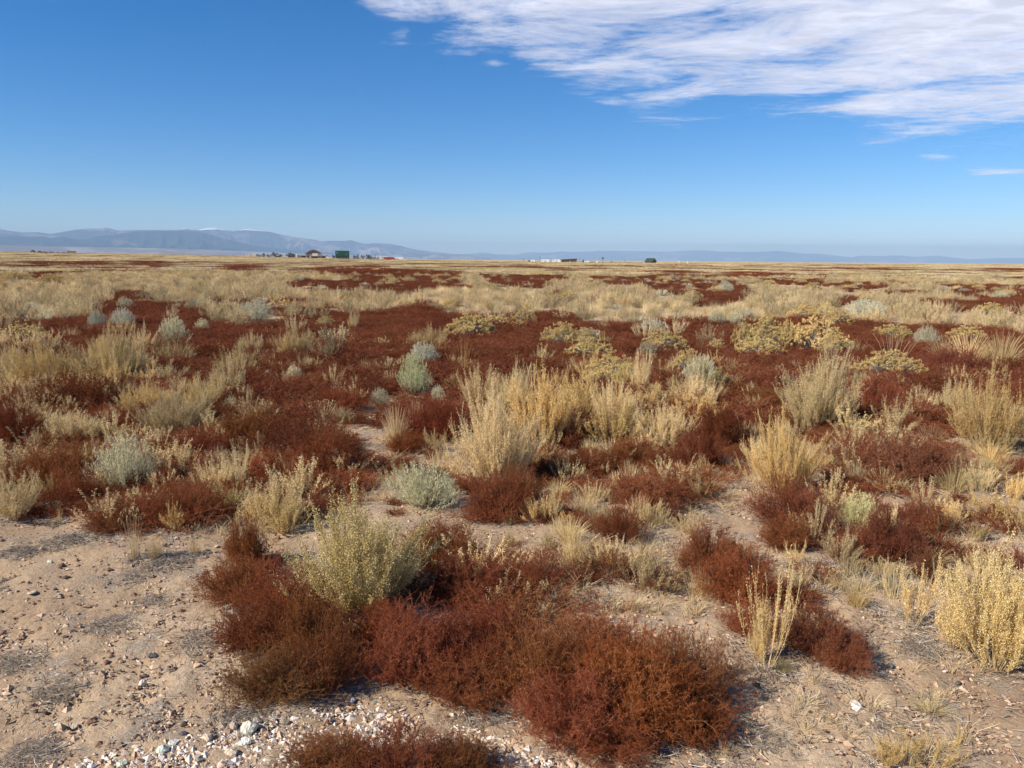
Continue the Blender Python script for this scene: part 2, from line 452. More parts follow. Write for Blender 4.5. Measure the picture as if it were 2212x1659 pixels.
# ------------------------------------------------------------------ ground
def ground():
    az = np.concatenate([np.linspace(-180, -44, 34)[:-1], np.linspace(-44, 44, 290), np.linspace(44, 180, 34)[1:-1]])
    azr = np.radians(az)
    rr = np.concatenate([[.02, .6, 1.1], np.geomspace(1.5, 60, 310), np.geomspace(62, 44000, 110)])
    A, Rr = np.meshgrid(azr, rr)
    X = Rr * np.sin(A); Y = Rr * np.cos(A); Z = ground_z(X, Y)
    fine = waves(X, Y, [.21, .09, .05], [.009, .005, .0028], 33) * (1 - sstep(10, 16, Rr))
    Z = Z + fine
    nr, na = X.shape
    i = np.arange(nr - 1)[:, None]; j = np.arange(na)[None]
    j2 = (j + 1) % na
    Q = np.stack([i * na + j, i * na + j2, (i + 1) * na + j2, (i + 1) * na + j], -1).reshape(-1, 4)
    Q = Q[:, ::-1]
    b = Buf()
    b.v.append(np.stack([X, Y, Z], -1).reshape(-1, 3)); b.q.append(Q)
    far = sstep(25, 110, Rr).ravel()
    b.t.append(far)
    m, n = new_mat('soil')
    tc = node(n, 'ShaderNodeTexCoord'); P = tc.outputs['Object']
    def noise(scale, det=6, rough=.6, dist=0):
        x = node(n, 'ShaderNodeTexNoise'); x.inputs['Scale'].default_value = scale; x.inputs['Detail'].default_value = det
        x.inputs['Roughness'].default_value = rough; x.inputs['Distortion'].default_value = dist
        n.links.new(P, x.inputs['Vector']); return x.outputs['Fac']
    def mixc(f, a, bb, typ='MIX'):
        x = node(n, 'ShaderNodeMix', data_type='RGBA', blend_type=typ)
        if isinstance(f, float): x.inputs[0].default_value = f
        else: n.links.new(f, x.inputs[0])
        n.links.new(a, x.inputs['A'])
        if isinstance(bb, tuple): x.inputs['B'].default_value = (*bb, 1)
        else: n.links.new(bb, x.inputs['B'])
        return x.outputs['Result']
    base = ramp(n, noise(1.3, 8), [(.3, (.42, .285, .175)), (.55, (.56, .405, .255)), (.75, (.68, .525, .355))])
    fine_c = ramp(n, noise(38, 5, .7), [(.3, (.55, .52, .50)), (.7, (1.0, 1.0, 1.0))])
    base = mixc(.75, base, fine_c, 'MULTIPLY')
    vo = node(n, 'ShaderNodeTexVoronoi'); vo.inputs['Scale'].default_value = 120; n.links.new(P, vo.inputs['Vector'])
    sp = ramp(n, vo.outputs['Distance'], [(.22, (1, 1, 1)), (.32, (0, 0, 0))])
    pc = ramp(n, vo.outputs['Color'], [(0, (.16, .10, .07)), (.35, (.45, .32, .22)), (.6, (.62, .50, .38)), (1, (.80, .74, .66))])
    gate = ramp(n, noise(2.6, 4), [(.42, (0, 0, 0)), (.6, (.8, .8, .8))])
    g2 = mixc(1.0, sp, gate, 'MULTIPLY')
    base = mixc(g2, base, pc)
    lit = ramp(n, noise(3.4, 7, .65), [(.52, (0, 0, 0)), (.64, (.75, .75, .75))])
    litc = ramp(n, noise(90, 3, .7), [(.3, (.13, .105, .085)), (.55, (.34, .28, .22)), (.75, (.58, .50, .38))])
    base = mixc(lit, base, litc)
    at = node(n, 'ShaderNodeAttribute', attribute_name='tint')
    fc = ramp(n, noise(.05, 8, .7), [(.38, (.16, .045, .025)), (.47, (.46, .33, .16)), (.60, (.74, .58, .33)), (.7, (.42, .36, .20))])
    base = mixc(at.outputs['Fac'], base, fc)
    bs = node(n, 'ShaderNodeBsdfDiffuse'); n.links.new(base, bs.inputs[0])
    bp = node(n, 'ShaderNodeBump'); bp.inputs['Strength'].default_value = .75; bp.inputs['Distance'].default_value = .012
    ad = node(n, 'ShaderNodeMath', operation='ADD')
    n.links.new(noise(55, 6, .7), ad.inputs[0]); 
    mu = node(n, 'ShaderNodeMath', operation='MULTIPLY'); mu.inputs[1].default_value = .5
    n.links.new(g2, mu.inputs[0]); n.links.new(mu.outputs[0], ad.inputs[1])
    n.links.new(ad.outputs[0], bp.inputs['Height']); n.links.new(bp.outputs[0], bs.inputs['Normal'])
    o = node(n, 'ShaderNodeOutputMaterial'); n.links.new(bs.outputs[0], o.inputs[0])
    tag(obj('ground', b.mesh('ground', m, True)), kind='structure')
ground()

# ------------------------------------------------------------------ mountains (native photo pixels -> real ridges)
N2P = 2212 / 2560
back = [(-420, 585), (-200, 578), (-80, 570), (0, 572.3), (19, 576.7), (57, 581), (95, 580.5), (127, 585), (165, 578), (203, 572.6), (234, 570.7), (253, 571), (263, 568.5), (275, 571), (297, 576.4), (332, 575.5), (380, 575), (443, 575.4), (456, 571.6), (464, 569.4), (475, 574), (494, 575), (519, 569.5), (538, 568.5), (557, 572.6), (582, 578.6), (601, 575), (620, 571), (652, 576.4), (677, 580), (700, 586), (727, 591), (786, 599.5), (804, 603.6), (831, 601.8), (863, 602.4), (874, 600), (883, 601.8), (894, 605.4), (913, 610), (940, 608), (976, 610), (1003, 615), (1035, 623.4), (1060, 626.6), (1076, 628.5), (1140, 635), (1180, 638), (1230, 643)]
right = [(1000, 645), (1080, 640), (1140, 636), (1180, 634), (1204, 629.6), (1244, 636.5), (1275, 636), (1292, 636), (1310, 631), (1328, 630), (1350, 631.6), (1387, 630.5), (1405, 628), (1432, 630), (1463, 629), (1504, 627), (1531, 626.7), (1554, 627.6), (1599, 627.6), (1644, 629), (1680, 629), (1723, 626), (1753, 625), (1780, 627.5), (1805, 629), (1870, 630), (1915, 628.8), (1945, 627), (1980, 631), (2020, 635), (2035, 633.5), (2090, 639), (2130, 643.5), (2150, 639), (2200, 640), (2240, 638), (2290, 642), (2340, 639), (2384, 644), (2430, 648), (2500, 644.5), (2560, 645), (2700, 640), (2900, 646)]
front = [(-420, 590), (-200, 600), (-60, 588), (0, 593), (40, 590), (73, 592), (104, 590.6), (127, 595), (158, 592), (190, 598.5), (215, 598), (237, 590.6), (285, 587.5), (335, 579.6), (380, 577), (443, 577.5), (494, 579.6), (538, 590.6), (601, 606.5), (633, 614), (700, 622), (780, 629), (860, 634), (960, 642)]
foot = [(-420, 606), (0, 612), (120, 616), (240, 618), (420, 621), (600, 628), (760, 634), (900, 639), (1050, 643)]
def az_el(px, py):
    d = ray(px * N2P, py * N2P)
    return math.degrees(math.atan2(d[0], d[1])), d[2] / math.hypot(d[0], d[1])
def mountain_mat(name, forest, open_, snow_z, cover, scale):
    m, n = new_mat(name)
    ge = node(n, 'ShaderNodeNewGeometry'); P = ge.outputs['Position']
    nz = node(n, 'ShaderNodeTexNoise'); nz.inputs['Scale'].default_value = scale; nz.inputs['Detail'].default_value = 7; nz.inputs['Roughness'].default_value = .6
    n.links.new(P, nz.inputs['Vector'])
    col = ramp(n, nz.outputs['Fac'], [(cover - .03, forest), (cover + .05, open_)])
    sx = node(n, 'ShaderNodeSeparateXYZ'); n.links.new(P, sx.inputs[0])
    n2 = node(n, 'ShaderNodeTexNoise'); n2.inputs['Scale'].default_value = .004; n2.inputs['Detail'].default_value = 6
    n.links.new(P, n2.inputs['Vector'])
    ma = node(n, 'ShaderNodeMath', operation='MULTIPLY_ADD'); n.links.new(n2.outputs['Fac'], ma.inputs[0]); ma.inputs[1].default_value = 160; n.links.new(sx.outputs[2], ma.inputs[2])
    mr = node(n, 'ShaderNodeMapRange'); mr.inputs[1].default_value = snow_z; mr.inputs[2].default_value = snow_z + 25
    n.links.new(ma.outputs[0], mr.inputs[0])
    mx = node(n, 'ShaderNodeMix', data_type='RGBA'); n.links.new(mr.outputs[0], mx.inputs[0]); n.links.new(col, mx.inputs['A']); mx.inputs['B'].default_value = (.8, .82, .86, 1)
    bs = node(n, 'ShaderNodeBsdfDiffuse'); n.links.new(mx.outputs['Result'], bs.inputs[0])
    o = node(n, 'ShaderNodeOutputMaterial'); n.links.new(bs.outputs[0], o.inputs[0])
    return m
def ridge(name, prof, D, depth, mat, seed):
    ae = np.array([az_el(*p) for p in prof])
    azs = np.arange(ae[0, 0], ae[-1, 0], .06)
    el = np.interp(azs, ae[:, 0], ae[:, 1])
    hr = np.maximum(el * D + CAM_H, 2)
    T = np.concatenate([np.linspace(0, 1, 40), [1.12, 1.3]])
    Rr = D - depth * (1 - T)
    A, RR = np.meshgrid(np.radians(azs), Rr)
    tt = np.minimum(T, 2 - T)[:, None]
    sh = tt ** 1.25
    X = RR * np.sin(A); Y = RR * np.cos(A)
    nz = 0
    for l_, a_, o_ in ((3600, .55, 0), (1500, .38, 12), (640, .24, 27), (300, .14, 41)):
        wv = waves(X, Y, [l_], [1.], seed * 7 + o_) * 1.3
        nz = nz - np.minimum(np.abs(wv), .8) * a_
    nz = nz + .25
    H = hr[None] * np.clip(sh + nz * sh ** .5 * (1 - sh) * 2.6, 0, 1)
    H = np.where(T[:, None] < 1, np.minimum(H, hr[None] * RR / D * .985), H)
    H = np.where(T[:, None] > 1, np.minimum(H, hr[None] * (2 - T[:, None])), H)
    H[0] = -3; H[-1] = np.minimum(H[-1], hr * .5)
    na = len(azs)
    i = np.arange(len(T) - 1)[:, None]; j = np.arange(na - 1)[None]
    Q = np.stack([i * na + j, i * na + j + 1, (i + 1) * na + j + 1, (i + 1) * na + j], -1).reshape(-1, 4)
    b = Buf(); b.v.append(np.stack([X, Y, H], -1).reshape(-1, 3)); b.q.append(Q); b.t.append(np.zeros(X.size))
    tag(obj(name, b.mesh(name, mat, True)), kind='structure')
ridge('far_mountain_range', right, 41000, 6000, mountain_mat('far_range', (.05, .065, .05), (.26, .22, .17), 965, .56, .0006), 1)
ridge('mountain_range', back, 27000, 5500, mountain_mat('back_range', (.05, .06, .045), (.27, .22, .17), 948, .52, .0008), 2)
ridge('forested_foothills', front, 21000, 3800, mountain_mat('front_range', (.035, .05, .035), (.24, .20, .15), 5000, .60, .0009), 3)
ridge('low_foothills', foot, 16500, 3000, mountain_mat('foot_range', (.20, .165, .12), (.34, .28, .21), 5000, .52, .0011), 4)

# ------------------------------------------------------------------ haze: real air over the plain
def haze():
    me = bpy.data.meshes.new('haze')
    X, z0, z1 = 46000, -8, 900
    v = [(x, y, z) for x in (-X, X) for y in (-X, X) for z in (z0, z1)]
    me.from_pydata(v, [], [(0, 1, 3, 2), (4, 6, 7, 5), (0, 4, 5, 1), (2, 3, 7, 6), (0, 2, 6, 4), (1, 5, 7, 3)])
    m, n = new_mat('haze')
    vol = node(n, 'ShaderNodeVolumePrincipled')
    vol.inputs['Color'].default_value = (.47, .70, 1.0, 1)
    vol.inputs['Absorption Color'].default_value = (.1, .1, .1, 1)
    vol.inputs['Density'].default_value = 5.5e-5
    vol.inputs['Anisotropy'].default_value = -.12
    o = node(n, 'ShaderNodeOutputMaterial'); n.links.new(vol.outputs[0], o.inputs['Volume'])
    me.materials.append(m)
    tag(obj('haze', me), kind='stuff')
HAZE = True
if HAZE: haze()

# ------------------------------------------------------------------ clouds: a thin sheet of broken cloud 4 km up, lit by the sun from above
def clouds():
    ALT = 11000
    main = [(800, 20), (868, 85), (905, 40), (945, 45), (935, 85), (1020, 100), (1100, 100), (1150, 140), (1220, 165), (1330, 185), (1400, 222), (1560, 205), (1690, 222), (1800, 205), (1850, 240), (1880, 262), (2060, 272), (2212, 235), (2500, 290), (2900, 330), (3000, 300), (3000, -300), (1000, -300), (760, -60)]
    small = [((1325, 216), 48, 12, .0), ((1065, 138), 38, 14, -.05), ((965, 112), 45, 18, -.08), ((2022, 338), 46, 8, .02), ((1930, 342), 35, 4, -.1), ((2165, 371), 75, 11, .02), ((2140, 283), 35, 11, -.08), ((1110, 195), 25, 7, -.16), ((1160, 210), 25, 8, -.16), ((2200, 398), 30, 5, -.12), ((2290, 300), 60, 14, .0)]
    xs = np.linspace(560, 3500, 300); ys = np.concatenate([np.linspace(-400, -40, 24), np.linspace(-30, 430, 150)])
    PX, PY = np.meshgrid(xs, ys)
    d = np.stack([(PX - CX) / FPX, -(PY - CY) / FPX, -np.ones_like(PX)], -1) @ MRn.T
    dz = np.maximum(d[..., 2], .03)
    t = (ALT - CAM_H) / dz
    X = d[..., 0] * t; Y = d[..., 1] * t
    # signed distance to the outline
    best = np.full(PX.shape, 1e9)
    n = len(main)
    for i in range(n):
        a = np.array(main[i], float); c = np.array(main[(i + 1) % n], float); e = c - a
        u = np.clip(((PX - a[0]) * e[0] + (PY - a[1]) * e[1]) / (e @ e), 0, 1)
        best = np.minimum(best, np.hypot(PX - a[0] - u * e[0], PY - a[1] - u * e[1]))
    sgn = np.where(inside(PX, PY, main), 1, -1)
    cov = np.where(sgn > 0, np.clip(best / 60, 0, 1) * .05 + np.clip(best / 260, 0, 1) * .045, -np.clip(best / 70, 0, 1) * .22)
    cov += .05 * sstep(1500, 2100, PX) + .02
    cov -= .05 * (1 - sstep(800, 1100, PX))
    for (c, rx, ry, s) in small:
        q = ((PX - c[0]) / rx) ** 2 + ((PY - c[1]) / ry) ** 2
        cov = np.maximum(cov, .06 + s * 1.1 - .13 * q)
    nr, na = X.shape
    i = np.arange(nr - 1)[:, None]; j = np.arange(na - 1)[None]
    Q = np.stack([i * na + j, i * na + j + 1, (i + 1) * na + j + 1, (i + 1) * na + j], -1).reshape(-1, 4)
    b = Buf(); b.v.append(np.stack([X, Y, np.full(X.shape, ALT)], -1).reshape(-1, 3)); b.q.append(Q); b.t.append(cov.ravel())
    m, n = new_mat('cloud')
    ge = node(n, 'ShaderNodeNewGeometry')
    mp = node(n, 'ShaderNodeMapping'); mp.inputs['Scale'].default_value = (.00010, .00010, 1)
    n.links.new(ge.outputs['Position'], mp.inputs['Vector'])
    def nz_(sc, det, ro, sx, sy, rot, dist=0.):
        q = node(n, 'ShaderNodeMapping'); q.inputs['Scale'].default_value = (sx, sy, 1); q.inputs['Rotation'].default_value = (0, 0, math.radians(rot)); n.links.new(mp.outputs[0], q.inputs['Vector'])
        z = node(n, 'ShaderNodeTexNoise'); z.inputs['Scale'].default_value = sc; z.inputs['Detail'].default_value = det; z.inputs['Roughness'].default_value = ro; z.inputs['Distortion'].default_value = dist
        n.links.new(q.outputs[0], z.inputs['Vector']); return z
    n1 = nz_(1.1, 10, .66, 1, 1.25, 25, .5)         # broad broken masses
    n2 = nz_(4.2, 7, .60, 1, 1.9, -35, .6)          # mackerel ripples
    n3 = nz_(.55, 3, .5, 1, 1, 0)
    at = node(n, 'ShaderNodeAttribute', attribute_name='tint')
    def mad(a, k, c):
        z = node(n, 'ShaderNodeMath', operation='MULTIPLY_ADD'); n.links.new(a, z.inputs[0]); z.inputs[1].default_value = k
        n.links.new(c, z.inputs[2]); return z.outputs[0]
    s2 = mad(n2.outputs['Fac'], .30, mad(n1.outputs['Fac'], .74, at.outputs['Fac']))
    al = node(n, 'ShaderNodeMapRange', interpolation_type='SMOOTHSTEP'); al.inputs[1].default_value = .44; al.inputs[2].default_value = .72; al.inputs[4].default_value = .96
    n.links.new(s2, al.inputs[0])
    dens = ramp(n, n2.outputs['Fac'], [(.38, (.80, .81, .84)), (.62, (.60, .61, .65))])
    tl = node(n, 'ShaderNodeBsdfTranslucent'); df = node(n, 'ShaderNodeBsdfDiffuse'); tp = node(n, 'ShaderNodeBsdfTransparent')
    n.links.new(dens, tl.inputs[0]); n.links.new(dens, df.inputs[0])
    a = node(n, 'ShaderNodeMixShader'); a.inputs[0].default_value = .12; n.links.new(tl.outputs[0], a.inputs[1]); n.links.new(df.outputs[0], a.inputs[2])
    mx = node(n, 'ShaderNodeMixShader'); n.links.new(al.outputs[0], mx.inputs[0]); n.links.new(tp.outputs[0], mx.inputs[1]); n.links.new(a.outputs[0], mx.inputs[2])
    o = node(n, 'ShaderNodeOutputMaterial'); n.links.new(mx.outputs[0], o.inputs[0])
    tag(obj('cloud_bank', b.mesh('cloud_bank', m, True)), 'broken white cloud bank across the upper right of the blue sky', 'clouds', kind='stuff')
clouds()
# ------------------------------------------------------------------ plants: one of each kind, then copies
class Kind:
    def __init__(s, name, cat, makers, kidnames=None):
        s.name, s.cat, s.v = name, cat, makers       # list of (parts, R, H)
K = {
 'russet': Kind('russet_bush', 'bush', [(russet(11, .42, .32, 240, 11, 30, name='russet_a'), .42, .32), (russet(12, .42, .30, 220, 12, 30, name='russet_b'), .42, .30), (russet(13, .40, .34, 230, 11, 30, name='russet_c'), .40, .34), (russet(14, .45, .26, 170, 11, 24, name='russet_d'), .45, .26)]),
 'straw': Kind('straw_bush', 'bush', [(straw(21, .32, .50, 115, 13, 44, sm=.72, name='straw_a'), .32, .50), (straw(22, .30, .52, 60, 11, 32, name='straw_b'), .30, .52), (straw(23, .34, .46, 80, 12, 36, sm=.85, name='straw_c'), .34, .46), (straw(24, .30, .50, 20, 6, 34, sm=1.15, name='straw_d'), .30, .50), (straw(25, .26, .5, 46, 9, 30, name='straw_e'), .26, .5)]),
 'sage': Kind('sage_bush', 'bush', [(sage(31, .30, .30, 260, 28, 5, name='sage_a'), .30, .30), (sage(32, .26, .30, 220, 26, 7, name='sage_b'), .26, .30), (sage(33, .32, .26, 240, 26, 9, name='sage_c'), .32, .26)]),
 'gold': Kind('rabbitbrush', 'bush', [(gold(41, .38, .42, 330, name='gold_a'), .38, .42), (gold(42, .40, .38, 340, name='gold_b'), .40, .38)]),
 'grass': Kind('grass_tuft', 'grass tuft', [(grass(51, .16, .36, 190, curl=0, name='grass_a'), .16, .36), (grass(52, .15, .38, 70, curl=16, name='grass_b', lo=.25), .15, .38), (grass(53, .22, .22, 300, name='grass_c'), .22, .22), (grass(54, .20, .34, 24, curl=0, wf=1.1, name='grass_d', lo=.6), .20, .34)]),
 'dead': Kind('dead_grass_mat', 'dead plant', [(deadmat(61, name='dead_a'), .15, .06), (deadmat(62, .17, .05, name='dead_b'), .17, .05)]),
}
def stamp(kind, var, loc, rz, sx, sy, sz, label=None, group=None, col=None):
    k = K[kind]; parts, R, H = k.v[var % len(k.v)]
    root = empty(k.name, loc, rz)
    root.scale = (sx, sy, sz)
    tag(root, label, k.cat, group)
    for pn, me in parts:
        o = obj(pn, me, root)
        o['kind'] = 'stuff'
        if col: o.color = (*col, 1)
    return root
taken = []                                    # (x, y, radius) of everything placed by hand
crng = np.random.default_rng(99)
def put(kind, px, py, wp, hp, var, label, group, col=None, depth=.85):
    """centre of the base seen at (px, py), width and height as seen"""
    sunk = kind != 'russet' and 660 < py < 868 and not (kind == 'grass' and px > 2000)
    if sunk:
        x, y, t = hit(px, py, .12); z = float(ground_z(x, y))
    elif py < 660 and kind != 'russet':
        x, y, t = hit(px, py, .22); z = float(ground_z(x, y))
    else:
        x, y, z, t = hitg(px, py)
    ppm = FPX / t
    if sunk: hp = hp + .12 * ppm
    elif py < 660 and kind != 'russet': hp = hp + .2 * ppm
    el = math.atan2(CAM_H - z, math.hypot(x, y))
    parts, R, H = K[kind].v[var % len(K[kind].v)]
    W = wp / ppm; Hh = hp / ppm / math.cos(el)
    sx = W / (2 * R); sz = Hh / H
    sy = max(.5 * sz, min(sx * depth, sz * 1.5)) if kind in ('straw', 'grass') else sx * depth
    a = math.atan2(x, y)
    taken.append((x, y, W / 2))
    rz = -a + crng.choice([0, PI]) + crng.uniform(-.25, .25)
    return stamp(kind, var, (x, y, z), rz, sx, sy, sz, label, group, col)

# --- rusty red bushes: apparent ellipse (cx, cy, rx, ry)
RED = [
 (175, 862, 122, 46, 'low rusty red mound in front of the grey-gold bush pair on the left'),
 (40, 940, 70, 62, 'dark red mound cut by the left edge of the photo'),
 (545, 945, 95, 62, 'left half of the big smooth rust red mound left of the bare gravel gap'),
 (640, 960, 110, 78, 'big smooth rust red mound left of the bare gravel gap'),
 (705, 1000, 85, 68, 'right end of the big rust red mound, casting a dark shadow on bare soil'),
 (600, 1030, 110, 50, 'low red fringe at the foot of the big rust red mound'),
 (130, 1030, 90, 62, 'dark red bush behind the pale bush on the far left'),
 (170, 1075, 60, 50, 'shaded maroon bush between the left straw bush and the pale round bush'),
 (410, 975, 110, 45, 'thin red bush right of and behind the pale round bush'),
 (390, 1040, 90, 40, 'red bush touching the right side of the pale round bush'),
 (300, 1105, 90, 42, 'red bush in front of the pale round bush'),
 (400, 1100, 85, 55, 'brownish red bush beside a dark shadow left of the small straw bush'),
 (250, 1135, 60, 25, 'small flat red bush at the edge of the bare ground on the left'),
 (530, 1195, 50, 55, 'small orange red bush left of the olive straw bush'),
 (520, 1270, 95, 62, 'rust red bush at the left end of the foreground mass, above the bare gravel'),
 (620, 1300, 105, 75, 'dense rust red bush in front of the olive straw bush'),
 (560, 1370, 95, 75, 'red bush with thin edges over the gravel, lower left of the mass'),
 (680, 1390, 105, 85, 'deep red bush under the olive straw bush'),
 (600, 1470, 115, 75, 'olive brown and red bush at the bottom left of the mass, beside white pebbles'),
 (700, 1450, 95, 80, 'dark red bush with a black shadow at its right foot'),
 (830, 1370, 90, 65, 'red bush right of the olive straw bush, over its shadow'),
 (960, 1200, 95, 62, 'red bush between the pale green tuft and the olive straw bush'),
 (1010, 1270, 120, 72, 'loose red bush in the middle behind the foreground mass'),
 (1150, 1245, 95, 55, 'thin red bush reaching right over the sand in the middle'),
 (900, 1420, 125, 95, 'brownish red bush at the left of the widest foreground clump'),
 (1030, 1400, 135, 95, 'wide brown red bush in the centre of the foreground'),
 (1010, 1480, 120, 75, 'brown red bush above the white pebbles at the centre'),
 (1160, 1440, 150, 105, 'tall rust red bush near the middle of the foreground'),
 (1300, 1410, 140, 85, 'maroon topped bush at the back of the foreground clump'),
 (1230, 1540, 140, 95, 'orange brown bush low in the foreground clump beside the pebbles'),
 (1360, 1500, 160, 120, 'biggest orange brown bush of the foreground clump'),
 (1480, 1470, 125, 95, 'rust bush at the upper right end of the foreground clump'),
 (1470, 1550, 125, 75, 'rust bush with a black shadow at the right foot of the foreground clump'),
 (1320, 1590, 130, 60, 'dark rust fringe at the very front of the foreground clump'),
 (720, 1640, 110, 55, 'red bush growing out of white pebbles at the bottom edge, left one'),
 (860, 1640, 130, 80, 'red bush growing out of white pebbles at the bottom edge, middle one'),
 (990, 1645, 95, 60, 'red bush growing out of white pebbles at the bottom edge, right one'),
 (1530, 1215, 80, 62, 'orange red bush leaning left above sandy ground on the right'),
 (1600, 1270, 95, 75, 'rust red bush behind the pale spiky stalk'),
 (1620, 1350, 70, 50, 'shaded dark red foot of the bush behind the pale spiky stalk'),
 (1760, 1380, 85, 62, 'maroon bush right of the pale spiky stalk'),
 (1820, 1420, 70, 52, 'purple maroon bush with bare twigs at the edge of the right gravel'),
 (1080, 1100, 72, 62, 'bright red bush below the largest straw bush'),
 (1120, 1060, 55, 45, 'small red bush behind the bright red one, under the straw stems'),
 (1280, 1010, 75, 38, 'thin red bush on the sand right of the largest straw bush'),
 (1370, 1000, 95, 42, 'wide thin red bush in front of the central straw thicket'),
 (1390, 1070, 95, 48, 'low red bush over the sand, front of the central straw thicket'),
 (1340, 1150, 58, 52, 'small bright orange red bush alone on pale grass'),
 (1500, 990, 60, 50, 'red bush left of the round straw bush'),
 (1545, 940, 60, 55, 'red bush between the central thicket and the round straw bush'),
 (1215, 950, 60, 36, 'red bush under the leaning yellow stems'),
 (1710, 1110, 95, 68, 'dense rust red bush below the round straw bush'),
 (1700, 1165, 65, 45, 'shaded lower red bush beside the cream tuft'),
 (1920, 1175, 85, 62, 'rust red bush right of the cream tuft'),
 (1990, 1130, 60, 45, 'red bush behind and right of the cream tuft'),
 (1870, 990, 85, 50, 'thin maroon bush between the two tall straw bushes on the right'),
 (1960, 1010, 110, 62, 'wide dark maroon bush on the right'),
 (1890, 870, 60, 50, 'brown red bush with straw stalks behind the wide maroon one'),
 (1650, 870, 60, 30, 'low red bush behind the tall straw bush on the right'),
 (900, 920, 80, 45, 'red bush at the edge of the red field by the curly grass'),
 (880, 965, 50, 28, 'small red bush right of the upright tan tuft'),
 (960, 930, 60, 45, 'red bush left of the largest straw bush'),
 (740, 870, 70, 30, 'low red bush in front of the red field, left of the curly grass'),
 (330, 905, 70, 30, 'low red bush among the straw bushes on the left'),
 (470, 900, 60, 30, 'red bush behind the big smooth rust mound'),
 (2010, 1240, 50, 28, 'low red bush at the foot of the right-hand straw bush'),
 (2060, 790, 60, 30, 'dark red bush in front of the pale grass stand at the right'),
]
for i, (cx, cy, rx, ry, lab) in enumerate(RED):
    by = cy + .42 * ry
    x, y, z, t = hitg(cx, by)
    ppm = FPX / t; el = math.atan2(CAM_H, math.hypot(x, y))
    W = 2 * rx / ppm
    Hm = max(.12, min(.37, (2 * ry / ppm - W * .5 * math.sin(el)) / math.cos(el)))
    near = sstep(1100, 1400, cy)
    if cy > 1380 and cx > 1100 and cx < 1560: col = (1.0, .98, .95)
    elif cx > 1700: col = (.9, .86, 1.05)
    elif (cx, cy) == (600, 1470): col = (.88, 1.2, 1.0)
    elif cy < 1000: col = (.85, .8, .8)
    else: col = (1, 1, 1)
    col = tuple(c * crng.uniform(.88, 1.1) for c in col)
    put('russet', cx, by, 2 * rx * 1.04, Hm * ppm * math.cos(el), i, lab, 'rusty red bushes on the near ground', col, depth=.8)

